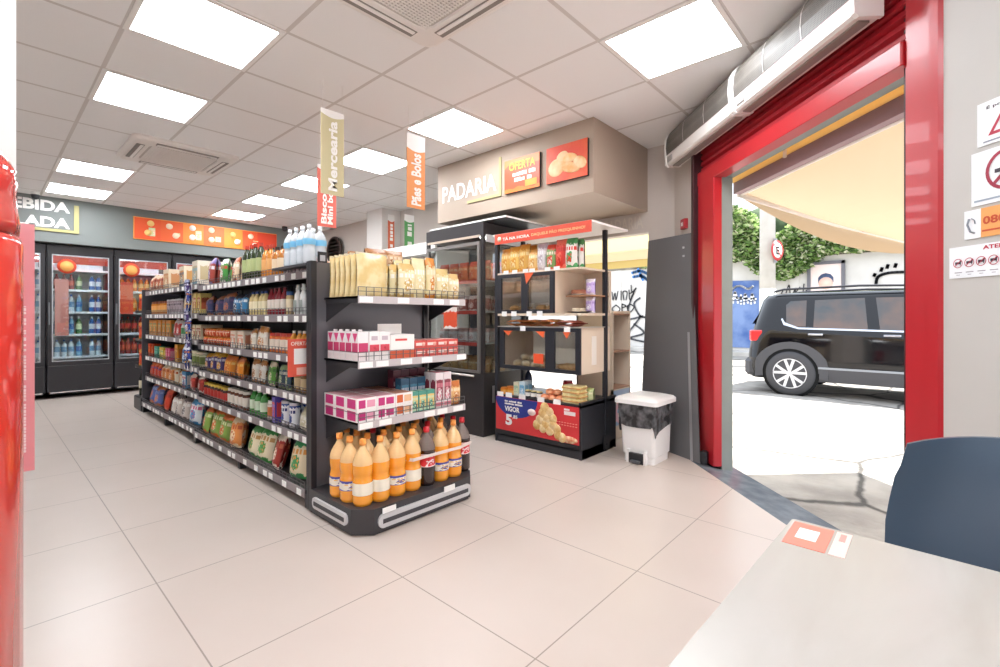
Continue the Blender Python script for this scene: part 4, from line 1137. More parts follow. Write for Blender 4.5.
# lower shelf z=.50 : pink/white flat boxes stacked two high, 3 columns x 5 deep...
z = SZ[0]+.001
def tea(c1, c2):
    def f():
        mb = MB(); w, d, h = .118, .115, .062
        mb.box(-w/2,-d/2,0,w/2,d/2,h,0)
        mb.box(-w*.42,-d/2-.001,h*.15,-w*.08,-d/2,h*.85,1); mb.box(.0,-d/2-.001,h*.2,w*.42,-d/2,h*.8,2)
        mb.box(-w/2-.001,-d*.36,h*.1,-w/2,d*.36,h*.9,1)
        mb.box(-w*.45,-d*.45,h,w*.45,d*.45,h+.0008,3)
        return mb.build('tea_box', [mat('f6f1ee', .45), mat(c1, .45), mat(c2, .45), mat('c48a72' if c1 != 'c8307a' else 'd9a0a8', .5)])
    return f
cols3 = [('c8307a','e8a0b8','magenta'),('c8307a','c8307a','magenta'),('d8642c','e8b890','orange'),('c89a5a','efe0c0','tan')]
xx = GX-.335+.062
for c in range(3):
    c1, c2, cn = cols3[c]
    P = [(xx+c*.121, 2.6-.375+.062+r*.118, z+l*.0635) for r in range(3) for l in range(2)]
    many(tea(c1, c2), P, lambda i, cn=cn, c=c: f'{cn} marked white tea box, {["lower","upper"][i%2]} layer, {["front","middle","back"][i//2]} row, {["first","second","third"][c]} column', 'tea box', 'flat tea boxes on the lower end shelf', jit=0)
def small(w, d, h, c, name):
    return lambda: carton(name, w, d, h, mat(c[0], .45), PC(c[1], c[0], c[2], 3), mat(c[2], .45))
P = [(GX+.05+i*.062, 2.268+r*.062, z) for i in range(3) for r in range(1)]
many(small(.058,.055,.12,('4f9a88','e8c878','c8e0c0'),'spice_carton'), P, lambda i: f'small green and tan carton, {ORD[i+1]} of three on the lower end shelf front', 'carton', 'small cartons on the lower end shelf')
P = [(GX+.05+i*.062, 2.36, z+.0) for i in range(3)]
many(small(.058,.058,.19,('2f5a78','4a8aa8','e0e0e8'),'cocoa_carton'), P, lambda i: f'dark blue carton, {ORD[i+1]} of three behind the green ones', 'carton', 'dark cartons at the back of lower end shelf')
P = [(GX+.05+i*.062, 2.44, z+.0) for i in range(4)]
many(small(.058,.058,.235,('5a2030','7a3040','e8d0d8'),'cocoa_carton'), P, lambda i: f'tall maroon carton, {ORD[i+1]} of four in the back row', 'carton', 'dark cartons at the back of lower end shelf')
P = [(GX+.245+i*.064, 2.27+r*.06, z) for i in range(2) for r in range(2)]
many(small(.060,.055,.215,('e8dcdc','8a3040','d87a8a'),'cereal_bar_carton'), P, lambda i: f'tall cream and maroon carton, {["left","right"][i//2]} pair, {["front","back"][i%2]}', 'carton', 'tall cream cartons on the lower end shelf')
P = [(GX+.388, 2.27, z),(GX+.388,2.345,z)]
many(lambda: pouch('granola_bag', .09, .055, .15, PC('e8b878','c8743c','f2dcb8'), mat('d8a060', .4)), P, lambda i: f'peach granola bag at lower end shelf corner, {["front","back"][i]} one', 'bag', 'granola bags')
# middle shelf z=.825
z = SZ[1]+.001
def juice():
    mb = MB(); w = .062; h = .155
    mb.box(-w/2,-w/2,0,w/2,w/2,h,0); e = .001
    for (a,b,mi) in ((0,h*.22,1),(h*.28,h*.62,2)):
        mb.box(-w/2-e,-w*.45,a+.002,-w/2,w*.45,b,mi); mb.box(-w*.45,-w/2-e,a+.002,w*.45,-w/2,b,mi)
    mb.add([(-w/2-e,-w*.4,h*.95),(-w/2-e,w*.4,h*.95),(-w/2-e,0,h*.62)], [(0,1,2)], 3)
    mb.lathe([(.011,h),(.011,h+.012)], 10, 1)
    return mb.build('milk_carton', [mat('f3eeee', .4), mat('f0e4e4', .45), mat('c83a6a', .45), mat('e04a84', .45)])
P = [(GX-.329+.034, 2.6-.375+.036+r*.0655, z) for r in range(5)]
many(juice, P, lambda i: f'slim pink and white carton, {ORD[i+1]} of five back from shelf corner', 'carton', 'slim pink cartons along the middle end shelf side', jit=0)
def wbox(): 
    mb = MB(); w, d, h = .064,.08,.155
    mb.box(-w/2,-d/2,0,w/2,d/2,h,0); mb.box(-w*.46,-d/2-.001,h*.30,w*.46,-d/2,h*.55,1); mb.box(-w*.3,-d/2-.001,h*.7,w*.3,-d/2,h*.85,2); mb.lathe([(w*.16,0),(w*.16,.001)],10,1,M=Matrix.Translation((w*.05,-d/2-.001,h*.45))@Matrix.Rotation(PI/2,4,'X'))
    return mb.build('cracker_box', [mat('f6f0ee', .45), mat('d8485a', .45), mat('c8b8c0', .5)])
P = [(GX-.329+.068+.036+i*.066, 2.272+r*.085, z) for i in range(2) for r in range(2)]
many(wbox, P, lambda i: f'white cracker box with red band, {["left","right"][i//2]} pair, {["front","back"][i%2]}', 'box', 'white cracker boxes on the middle end shelf', jit=0)
t = thing('display_tray', 'white display tray with red foot and open lid on the middle shelf', 'display tray', (GX-.040,2.302,z))
m = MB(); m.box(-.082,-.07,0,.082,.07,.045,1); m.box(-.082,-.07,.045,.082,.07,.135,0); m.build('tray', [mat('f7f2ee', .45), mat('e0603a', .45)], t)
m = MB(); m.box(-.082,.055,.135,.082,.06,.195); m.build('lid', mat('f8f4f0', .45), t)
m = MB(); m.box(-.05,-.0715,.10,.03,-.07,.112); m.build('marking', mat('d8504a', .5), t)
def rb(): 
    mb = MB(); w, d, h = .083,.06,.048
    mb.box(-w/2,-d/2,0,w/2,d/2,h,0); mb.box(-w*.4,-d/2-.001,h*.35,w*.4,-d/2,h*.7,1); mb.box(-w*.3,-d*.3,h,w*.3,d*.3,h+.0008,1); mb.lathe([(.012,0),(.012,.0015)],10,2,M=Matrix.Translation((w*.25,-d/2-.0005,h*.5))@Matrix.Rotation(PI/2,4,'X'))
    return mb.build('gelatine_box', [mat('d8524a', .45), mat('f6dcd4', .45), mat('f2b0a0', .5)])
P = [(GX+.09+i*.0855, 2.264+r*.064, z+l*.049) for i in range(4) for r in range(3) for l in range(2)]
many(rb, P, lambda i: f'small red box, {["lower","upper"][i%2]} layer, {["front","middle","back"][(i//2)%3]} row, {["first","second","third","fourth"][i//6]} from the tray', 'box', 'small red boxes on the middle end shelf', jit=0)
# top shelf z=1.20 clear bread bags
z = SZ[2]+.001
toast = mottled('efdcaa','e3c688',14,.25,.4,.6,coord='Object'); seal = film('f6efd8', .6, .2)
P = [(GX-.335+.035, 2.6-.36+.03+r*.052, z) for r in range(6)]
def bagslim(): return pouch('toast_bag', .20, .046, .235, toast, seal)
base = None
for r in range(6):
    if base is None: o = base = bagslim()
    else: o = base.copy(); COL.objects.link(o)
    o.location = (GX-.335+.105, 2.255+r*.054, z); o.rotation_euler = (0,0,random.uniform(-.05,.05))
    tag(o, f'clear yellow toast bag, {ORD[r+1]} of six back along shelf side', 'toast bag', 'toast bags along the top end shelf side')
bread = [( .03,.125,.20,'f2e2b4','d8b470','fbf7ea','cream bread bag with white label'),
         ( .115,.10,.24,'efe0b0','e8d8a8','faf6e6','tall pale bread bag'),
         ( .205,.075,.25,'f0e0b0','dc8a34','f6ecd0','tall toast bag with orange stripe'),
         ( .30,.11,.19,'efdfb0','d8bc7c','faf6ea','pale biscuit bag with ring print'),
         ( .395,.085,.165,'f2e2b8','d8b478','fbf6ea','low biscuit bag with white label')]
for i, (xo, w_, h_, a, b, c, dsc) in enumerate(bread):
    for r in range(3):
        if r == 0: o = base = pouch('bread_bag', w_*.98, .075, h_, PC(a,b,c,3.5,.25), seal)
        else: o = base.copy(); COL.objects.link(o)
        o.location = (GX+xo-.02, 2.272+r*.085, z); o.rotation_euler = (0,0,random.uniform(-.06,.06))
        tag(o, f'{dsc}, {["front","middle","back"][r]} row of the top end shelf', 'bread bag', 'bread bags on the top end shelf')
    m = MB(); 
# loaves and rolls on the far side of rack top
rr = random.Random(9)
rollm = PC('d8b088','a8744a','f0dcc0',3,.4)
base = None; q = 0
for i in range(14):
    for k in range(2):
        q += 1
        if base is None: o = base = pouch('bun_bag', .17, .10, .15, rollm, film('f0e4d0', .6, .2))
        else: o = base.copy(); COL.objects.link(o)
        o.location = (1.80+k*.13, 2.78+i*.20, 1.43 if i > 2 or 1 else 1.42); o.rotation_euler = (0,0,rr.uniform(-.25,.25))
        z_ = 1.4125 if 2.78+i*.20 < 3.1 else (1.3758 if 2.78+i*.20 < 4.82 else 1.3958)
        o.location.z = z_
        tag(o, f'brown bun bag on the rack top, {["nearer the aisle","nearer the bakery"][k]}, {ORD[i+1]} from the end display', 'bun bag', 'bun bags along the rack top')
# bottles by the far display
for i in range(5):
    o = small_bottle('wine_bottle', .30, .037, mat('20261c', .15), mat('d8cfb4', .5), mat('5a2430', .4)) if i == 0 else o.copy()
    if i: COL.objects.link(o)
    o.location = (1.32+i*.085, 7.05, .161)
    tag(o, f'dark wine bottle, {ORD[i+1]} of five on the far display plinth', 'wine bottle', 'wine bottles on the far display plinth')
base = None; q = 0
for z in (.52,.84,1.18):
    for i in range(6):
        q += 1
        if base is None: o = base = pouch('crisp_bag', .115, .07, .2, PC('d8502c','e8a04a','a83a2a'), mat('c84a30', .4))
        else: o = base.copy(); COL.objects.link(o)
        o.location = (1.34+i*.125,7.05,z+.001)
        tag(o, f'orange red crisp bag on the far display, {["lowest","middle","highest"][[.52,.84,1.18].index(z)]} shelf, {ORD[i+1]} along', 'crisp bag', 'crisp bags on the far display')
# ================================================================== HANGING SIGNS
def hang(x0, x1, y, z0, z1, col, txt, label, top=.10, tw=.55):
    w = x1-x0
    t = thing('hanging_sign', label, 'hanging sign', ((x0+x1)/2,y,z0))
    h = z1-z0
    MB().box(-w/2,0,0,w/2,.004,h-top).build('panel', mat(col, .5), t)
    m = MB(); P = [(-w/2,h-top)]+[(-w/2+w*k/10, h-top-.02*math.sin(PI*k/10)) for k in range(1,10)]+[(w/2,h-top),(w/2,h),(-w/2,h)]
    m.add([(a,-.001,b) for a,b in P]+[(a,.003,b) for a,b in P], [tuple(range(len(P))), tuple(range(2*len(P)-1,len(P)-1,-1))], 0)
    m.build('header_flap', mat('f6f2ee', .5), t)
    n = len(txt); lh = w*tw/n
    for i, s in enumerate(txt):
        if s == '': marks((h-top)*.8, lh, mat('fbf8f2', .5), t, (-w*.5+w*(i+1)/(n+1)+lh/2,-.001,(h-top)*.08), (0,0,0), 6, upright=True, unit=.8); continue
        cx = -w*.5+w*(i+1)/(n+1)+lh/2+ (0 if n == 1 else 0)
        o = text(s, (h-top)*.88 if i == 0 or n == 1 else (h-top)*.8, lh, mat('fbf8f2', .5), 'lettering', t, (cx,-.003,(h-top)*.05), (0,0,0), .035, 0)
        o.rotation_euler = (Matrix.Rotation(PI/2,3,'X') @ Matrix.Rotation(PI/2,3,'Z')).to_euler()
    m = MB(); m.tube([(-w*.42,.001,h),(-w*.42,.001,CEIL-z0)], .0012, 4); m.tube([(w*.42,.001,h),(w*.42,.001,CEIL-z0)], .0012, 4); split_build(m, 'cord', mat('e8e4e0', .5), t)
hang(1.525,1.692,3.0,1.93,2.50,'cfc49a',['Mercearia'],'tall beige hanging sign with upright white lettering',.03,.40)
hang(1.90,2.07,3.8,1.87,2.39,'de6a5a',['Biscoitos','Mini bolos'],'red hanging sign with two columns of lettering behind the beige one',.03,.6)
hang(2.15,2.321,2.9,1.93,2.49,'ee9f62',['Pães e Bolos'],'orange hanging sign with white top flap',.11)
hang(3.83,3.935,5.6,2.05,2.54,'e0704a',[''],'narrow red orange hanging sign near the far wall',.08,.5)
hang(3.67,3.82,5.0,1.99,2.43,'5fa05f',[''],'narrow green hanging sign near the far wall',.08,.5)
# dark round disc on the wall
t = thing('round_wall_tray', 'dark round slatted disc hanging on the far beige wall', 'wall decoration', (4.20,7.75,2.27))
m = MB(); M_ = Matrix.Rotation(-PI/2,4,'Y')
m.lathe([(.25,0),(.25,.03),(.21,.045),(.21,.02)], 32, 0, M=M_); m.build('rim', mat('3a2c26', .5), t)
m = MB(); m.lathe([(.21,.005),(.21,.02)], 32, 0, M=M_)
for k in range(6): m.box(-.03,-.19+abs(k-2.5)*.02,-.165+k*.06,-.022,.19-abs(k-2.5)*.02,-.145+k*.06,1)
m.build('disc', [mat('5a463c', .6), mat('2c221e', .6)], t)
# white open chiller along far right wall
t = thing('open_chiller', 'white open chiller cabinet along the wall behind the rack', 'chiller', (4.24,4.3,0))
m = MB(); m.box(-.75,0,0,0,1.5,.45); m.box(-.10,0,.45,0,1.5,1.98); m.box(-.62,0,.45,-.0,.03,1.98); m.box(-.62,1.47,.45,0,1.5,1.98); m.build('cabinet', mat('ece9e4', .4), t)
m = MB(); m.loft([[(-.66,0,1.86),(-.64,0,2.0),(0,0,2.02),(0,0,1.94),(-.6,0,1.90)],[(-.66,1.5,1.86),(-.64,1.5,2.0),(0,1.5,2.02),(0,1.5,1.94),(-.6,1.5,1.90)]], 0, cap=True); m.build('canopy', mat('f3f0ec', .35), t)
for z in (.8,1.15,1.5):
    MB().box(-.50,.03,z,-.10,1.47,z+.02).build('shelf', WHITE, t)
# ================================================================== BAKERY FRIDGE
t = thing('bakery_fridge', 'tall black glass display fridge between the rack and bread shelf', 'display fridge', (3.10,3.03,0))
fb = mat('332f31', .4)
D, Wd = .66, .82
m = MB(); m.box(0,0,0,D,Wd,.58,0,.004); m.box(0,0,1.86,D,Wd,1.975); 
m.box(0,0,.58,.03,.035,1.86); m.box(0,Wd-.035,.58,.03,Wd,1.86); m.box(D-.03,0,.58,D,.035,1.86); m.box(D-.03,0,.58,D,Wd,1.86)
m.build('cabinet', fb, t)
MB().box(-.010,.04,1.84,-.001,Wd-.03,1.862).build('header_strip', mat('cbb9a8', .4), t)
MB().box(.035,-.006,1.80,D-.03,-.001,1.868).build('side_strip', mat('dcdcde', .4), t)
dr = MB(); dr.box(-.02,.03,.585,-.001,.06,1.80); dr.box(-.02,Wd-.05,.585,-.001,Wd-.02,1.80); dr.box(-.02,.06,1.77,-.001,Wd-.05,1.80); dr.box(-.02,.06,.585,-.001,Wd-.05,.61)
do = dr.build('door', mat('8f8986', .35, .5), t)
MB().box(-.012,.06,.61,-.008,Wd-.05,1.77).build('glass', clear('eef2f2', .17, .03), do)
m = MB(); m.tube([(-.045,.08,.56),(-.045,Wd-.06,.56)], .010, 8); m.build('rail', mat('d8cfc6', .3, .7), t)
MB().box(.03,.004,.58,D-.03,.008,1.86).build('side_glass', clear('eef2f2', .17, .03), t)
for z in (.86,1.16,1.45):
    m = MB(); m.box(.03,.03,z-.012,D-.04,Wd-.03,z,0); m.box(.024,.03,z-.03,.03,Wd-.03,z+.004,1); m.build('shelf', [mat('c8ccd0', .3), mat('d84a3c', .5)], t)
MB().box(.06,.06,1.845,D-.1,.10,1.858).build('lamp_tube', mat('fff6ea', .5, emit=9), t)
MB().box(-.026,.33,.99,-.021,.52,1.20).build('offer_notice', printed('e85a3a','f8ece4','d84a30',2.5), t)
MB().box(.12,-.004,.30,.15,-.001,.46).build('side_handle', mat('c8c8cc', .3, .6), t)
spec = [(.58,'bread_roll_bag','golden bread roll bag','d8a86a','b8803c','f0d8a8',.13),(.86,'cheese_pack','pale cheese pack','ece2de','d8a8a0','f4f0ee',.13),(1.16,'ham_pack','dark ham pack','c06a5e','f0d0c4','d88878',.15),(1.45,'sweet_bread_pack','orange sweet bread pack','ee7c40','d8502c','f6c090',.19)]
for z, nme, dsc, a, b, c, hh in spec:
    base = None
    for r in range(2):
        for i in range(5):
            if base is None: o = base = pouch(nme, .13, .09, hh, PC(a,b,c), mat(b, .4))
            else: o = base.copy(); COL.objects.link(o)
            o.location = (3.10+.13+r*.20, 3.03+.10+i*.145, z+.001); o.rotation_euler = (0,0,-PI/2+random.uniform(-.1,.1))
            tag(o, f'{dsc} in the bakery fridge, {["front","back"][r]} row, {ORD[i+1]} from the bread shelf side', nme.split('_')[-1], f'{dsc}s in the bakery fridge')
# dark canopy slab over fridge
t = thing('fridge_canopy', 'flat black canopy slab with white edge above the fridge', 'canopy', (3.13,2.78,0))
m = MB(); m.box(0,0,1.985,.75,1.05,2.0,0); m.build('slab', mat('34363a', .4), t)
m = MB(); m.box(-.006,-.006,1.99,0,1.05,2.005); m.box(0,-.006,1.99,.75,0,2.005); split_build(m, 'edge_trim', mat('f4f1ee', .4), t)
m = MB(); m.box(.15,.45,1.976,.19,.49,1.985); m.box(.55,.85,1.976,.59,.89,1.985); split_build(m, 'spacer', BLACK, t)
# ================================================================== BREAD SHELF
bs = thing('bread_shelf', 'black and beige bread display shelf with glass cases and red banner', 'display shelf', (3.10,1.98,0))
W2 = .90; D2 = .54
blk = mat('2e2f35', .38); beige = mat('e6d3bd', .5)
m = MB(); m.box(0.01,0,.0,D2,W2,.075); m.box(0,0,.0,D2,.022,.44); m.box(0,W2-.022,0,D2,W2,.44); m.box(0,0,.40,D2,W2,.42); m.box(.01,.02,.06,.03,W2-.02,.11); m.build('base_cabinet', blk, bs)
MB().box(-.004,.012,.075,.0,W2-.012,.12).build('kick_board', mat('232429', .4), bs)
# poster
ps = MB().box(-.010,.015,.115,-.004,W2-.02,.405).build('poster', mat('d8383c', .45), bs)
m = MB(); P = []
for k in range(19):
    a = PI+PI*k/18
    P.append((W2-.25+.235*math.cos(a)*1.0, .404+.165*math.sin(a)))
P = [(min(max(y,.016),W2-.021), z) for y,z in P]
m.add([(-.0108,y,z) for y,z in P], [tuple(range(len(P)))]); m.build('blue_disc', mat('2c3a8c', .45), ps)
text('VIGOR', .17, .045, mat('f8f6f2', .4), 'lettering', ps, (-.0125,.775,.285), FX, .04, 0)
marks(.20, .016, mat('f8f6f2', .4), ps, (-.0112,.775,.365), FX, 1)
marks(.20, .016, mat('f8f6f2', .4), ps, (-.0112,.775,.343), FX, 2)
text('5', .075, .095, mat('f8f6f2', .4), 'price_figure', ps, (-.0125,.765,.165), FX, .05, 0)
text(',85', .055, .035, mat('f8f6f2', .4), 'price_figure', ps, (-.0125,.685,.225), FX, .03, 0)
m = MB(); m.box(-.0125,.045,.335,-.011,.15,.365); m.box(-.0125,.10,.37,-.011,.15,.385); m.build('panel_box', mat('f4e8e6', .5), ps)
m = MB()
for i in range(8):
    for k in range(2): m.box(-.0125,.03+i*.026,.27-k*.02,-.011,.046+i*.026,.276-k*.02)
m.build('dotted_text', mat('f0a090', .5), ps)
cb = [(.42,.365,.045),(.37,.335,.04),(.44,.315,.045),(.40,.28,.045),(.34,.285,.042),(.47,.26,.042),(.41,.23,.045),(.34,.235,.045),(.50,.215,.042),(.37,.19,.045),(.30,.21,.04),(.44,.195,.04),(.29,.165,.04),(.25,.15,.04)]
m = MB()
for i, (y, z, r) in enumerate(cb):
    m.lathe([(r,0),(r*.9,.004),(r*.5,.008),(.001,.009)], 14, i%2, M=Matrix.Translation((-.011,y-.08,z)) @ Matrix.Rotation(-PI/2,4,'Y'))
m.build('cheese_bread_picture', [mottled('f0d49a','d9a860',30,.5), mottled('f3dcae','e0b878',30,.5)], ps)
m = MB(); m.lathe([(.05,0),(.05,.003)], 18, 0, M=Matrix.Translation((-.011,.10,.145)) @ Matrix.Rotation(-PI/2,4,'Y') @ Matrix.Diagonal((.55,1.5,1,1))); m.build('plate_picture', mottled('efd9b0','d87a50',40,.5), ps)
m = MB(); m.lathe([(.035,0),(.035,.003)], 18, 0, M=Matrix.Translation((-.011,.475,.31)) @ Matrix.Rotation(-PI/2,4,'Y') @ Matrix.Diagonal((.8,1.2,1,1))); m.build('round_logo', mat('f3dcd4', .5), ps)
# uprights
for (x_, y_, nm_) in ((.0,W2-.028,'upright'),(.36,-.006,'upright'),(.36,W2-.028,'upright')):
    m = MB(); m.box(x_,y_,.42 if y_ > 0 else .0,x_+.032,y_+.032,1.83); m.build(nm_, blk, bs)
# lower glass case
def case(y0, y1, z0, z1, panes, nm):
    m = MB(); e = .03
    m.box(0,y0,z0,.022,y1,z0+e); m.box(0,y0,z1-e,.022,y1,z1)
    ys = [y0]+[p for a in panes for p in a]+[y1]
    for k in range(0, len(ys), 2): m.box(0,ys[k],z0+e,.022,ys[k+1],z1-e)
    m.box(.022,y0,z0,.46,y1,z0+.02,1); m.box(.022,y0,z1-.02,.46,y1,z1,1); m.box(.022,y1-.02,z0+.02,.46,y1,z1-.02,1); m.box(.022,y0,z0+.02,.46,y0+.02,z1-.02,1);
    o = m.build(nm, [blk, beige], bs)
    for a, b in panes: MB().box(.008,a,z0+e,.012,b,z1-e).build('glass_door', clear('ffffff', .24, .05), o)
    MB().box(.448,y0+.02,z0+.02,.452,y1-.02,z1-.02).build('back_pane', film('f3f1ec', .6, .4), o)
    return o
c1 = case(.012,.845,.655,1.015,[(.055,.255),(.345,.80)],'glass_case')
c2 = case(.26,.87,1.135,1.475,[(.30,.53),(.60,.83)],'glass_case')
m = MB(); m.box(.0,.0,1.115,.46,W2-.03,1.133,0); m.box(0,-.0,1.475,.46,W2-.03,1.49,0); m.box(.43,-.002,1.133,.46,.012,1.475,0); m.box(.44,.012,1.133,.46,.26,1.475,0); m.build('beige_shelf', beige, bs)
m = MB(); m.box(.17,.009,.72,.24,.0115,.95); m.build('side_window', mat('f4ece2', .3), bs)
m = MB(); m.box(.15,-.0,1.27,.42,.245,1.28); m.build('inner_shelf', mat('b98a68', .5), bs)
MB().box(.0,.0,1.018,.44,W2-.03,1.024).build('wire_shelf', mat('d9d2cc', .35, .4), bs)
MB().box(-.01,-.10,1.82,.56,W2+.02,1.836).build('top_panel', mat('f3ece6', .5), bs)
bn = MB().box(-.022,-.10,1.745,-.012,.885,1.832).build('banner', mat('e2543e', .5), bs)
text('TÁ NA HORA', .30, .032, mat('fbf0e6', .4), 'lettering', bn, (-.0235,.79,1.770), FX, .03, 0)
text('DAQUELE PÃO FRESQUINHO!', .52, .032, mat('f7c98e', .4), 'lettering', bn, (-.0235,.47,1.770), FX, .02, 0)
m = MB(); m.lathe([(.022,0),(.022,.002)], 16, 0, M=Matrix.Translation((-.022,.83,1.787)) @ Matrix.Rotation(-PI/2,4,'Y')); m.build('emblem', mat('f7d9b8', .5), bn)
m = MB(); m.box(.32,-.0078,.02,.42,-.0062,.14) ; m.box(.37,-.012,.05,.385,-.006,.065); m.build('foot_bracket', blk, bs)
m = MB()
for yy, zz in ((.10,1.015),(.55,1.015),(.37,1.14),(.48,1.14),(.65,1.14),(.76,1.14)): m.box(-.006,yy,zz-.03,-.001,yy+.055,zz+.012)
for yy in (.20,.29,.45,.52,.64,.74): m.box(-.006,yy,1.478,-.001,yy+.055,1.508)
for yy in (.19,.35,.55,.70,.80): m.box(-.006,yy,.405,-.001,yy+.07,.445)
split_build(m, 'price_tag', TAG, bs)
m = MB(); m.box(-.006,.36,.72,-.001,.46,.80); m.build('orange_sticker', mat('ee5a34', .5), bs)
m = MB(); m.add([(-.003,.80,.985),(-.003,.70,.985),(-.003,.74,.94)], [(0,1,2)]); m.add([(-.003,.44,.985),(-.003,.345,.985),(-.003,.36,.93)], [(0,1,2)]); m.add([(-.003,.17,.985),(-.003,.10,.985),(-.003,.13,.93)], [(0,1,2)]); m.add([(-.003,.56,1.475),(-.003,.46,1.475),(-.003,.54,1.38)], [(0,1,2)])
split_build(m, 'corner_pennant', mat('ee6a3c', .5), bs)
BX, BY = 3.10, 1.98
# goods on the bread shelf
def goods(maker, pts, desc, cat, group, rz=-PI/2, jit=.08, rot=None):
    base = None
    for i, (x, y, z) in enumerate(pts):
        if base is None: o = base = maker()
        else: o = base.copy(); COL.objects.link(o)
        o.location = (BX+x, BY+y, z); o.rotation_euler = rot or (0,0,rz+random.uniform(-jit,jit))
        tag(o, desc(i) if callable(desc) else desc, cat, group)
def bun(name, a, b, c, m, score=False):
    def f():
        mb = MB(); n = 14
        pr = [(.3,0),(.85,.08),(1,.35),(.93,.65),(.65,.9),(.25,1.0),(.01,1.0)]
        mb.lathe(pr, n, 0, M=Matrix.Diagonal((a,b,c,1)))
        return mb.build(name, m)
    return f
crust = mottled('e8c184','d09a58',18,.5); pale_b = mottled('f0e4c8','dcc79a',18,.5)
nf = lambda d, n: (lambda i: f'{d}, {ORD[i+1]} of {NUM[n]}')
goods(bun('round_roll',.045,.045,.05,pale_b), [(.10+.09*(k%2),.42+.10*(k//2),.677) for k in range(8)], nf('pale round roll behind the large lower glass pane',8), 'bread roll','round rolls in lower glass case')
goods(bun('round_roll',.045,.045,.05,pale_b), [(.13,.46+.10*k,.728) for k in range(3)], nf('pale round roll stacked on top in the large lower case',3), 'bread roll','round rolls in lower glass case')
goods(bun('crusty_roll',.028,.055,.045,crust), [(.09+.07*(k//4),.075+.052*(k%4),.677) for k in range(8)], nf('golden crusty roll behind the small lower glass pane',8), 'bread roll','crusty rolls in lower glass case', 0)
goods(bun('sweet_bun',.05,.05,.05,crust), [(.12,.36+.11*k,1.157) for k in range(2)]+[(.12,.66+.11*k,1.157) for k in range(2)], nf('golden sweet bun behind the upper glass doors',4), 'bun','sweet buns in upper glass case')
goods(lambda: carton('cake_box', .09,.09,.07, mat('f2ece4',.4), PC('e8d8c0','c89a70','f6f0e8'), mat('e8e0d8')), [(.25,.38,1.157),(.25,.50,1.157),(.25,.66,1.157),(.25,.77,1.157)], nf('small white cake box in the upper glass case',4), 'cake box','cake boxes in upper glass case')
# beige compartment: plates and packs
t = thing('cake_plate', 'dark oval tray with cake pieces in the open beige compartment', 'tray', (BX+.18,BY+.13,1.134))
MB().lathe([(.06,0),(.10,.012),(.105,.014),(.09,.010)], 20).build('plate', mat('4a3a30', .5), t)
for k in range(4): MB().box(-.05+k*.028,-.04,.012,-.03+k*.028,.04,.04,0,.004).build('cake_piece', mottled('f0e6d0','e2cfa8',30,.6), t)
goods(lambda: pouch('lilac_packet', .085,.06,.13, PC('c8b0e0','f0eaf4','a88ac8'), mat('d8c8e8')), [(.22,.05,1.135),(.22,.05,1.2815)], lambda i: f'lilac packet in the beige compartment, {["lower","upper"][i]} shelf', 'packet','lilac packets')
t = thing('cake_tray', 'brown topped cake tray on the inner beige compartment shelf', 'tray', (BX+.22,BY+.15,1.2805))
MB().lathe([(.05,0),(.085,.008),(.09,.010)], 20).build('plate', mat('f0e8e0', .5), t)
MB().lathe([(.07,.009),(.075,.02),(.07,.045),(.01,.048)], 18).build('cake', mottled('b8785a','8a4a34',20,.6), t)
# flat packs on wire shelf
goods(lambda: pouch('flatbread_pack', .16,.055,.24, PC('d8945a','c87a40','f0c490',2.5), mat('d89a60')), [(.01,.70,1.052),(.01,.53,1.052)], nf('flat orange flatbread pack on the wire shelf',2), 'bread pack','flat packs on the wire shelf', rot=(-PI/2,0,-PI/2))
goods(lambda: pouch('rye_pack', .14,.06,.24, PC('e8a868','d87a48','f6d8a8',2.5), mat('e0a068')), [(.01,.35,1.054)], 'peach coloured flatbread pack in the middle of the wire shelf', 'bread pack','flat packs on the wire shelf', rot=(-PI/2,0,-PI/2))
goods(lambda: pouch('salami_pack', .15,.05,.24, PC('b85a4a','e0988a','983c34',2.5), mat('b86050')), [(.01,.17,1.050)], 'dark red flat pack at the outer end of the wire shelf', 'bread pack','flat packs on the wire shelf', rot=(-PI/2,0,-PI/2))
# top shelf bags
top = [(.80,.10,.20,('e8b45a','d8923a','f6dca0'),'golden toast bag'),(.70,.10,.21,('f0c468','e09c3c','f6e0a8'),'yellow toast bag'),(.60,.09,.22,('e8b45a','d09038','f4d898'),'amber toast bag'),
       (.495,.09,.17,('efc27a','d89c4c','f8e4b8'),'peach biscuit bag'),(.405,.08,.21,('dcd6d8','b8a8b0','f2eeee'),'clear silver bag'),(.31,.085,.19,('7aa05a','d84a34','f0e0d0'),'green and red bag'),(.215,.085,.22,('d8382c','e8705a','c02a24'),'bright red bread bag'),(.12,.085,.22,('e8e4dc','4a9a5a','d8382c'),'white green and red bread bag')]
for y, w_, h_, c, dsc in top:
    goods(lambda: pouch('bread_bag', w_*1.32,.09,h_*1.08, PC(*c,2.4,.3), mat(c[0])), [(.06,y,1.491),(.15,y,1.491)], lambda i: f'{dsc} on the bread shelf top deck, {["front","behind"][i]}', 'bread bag','bread bags on the bread shelf top deck')
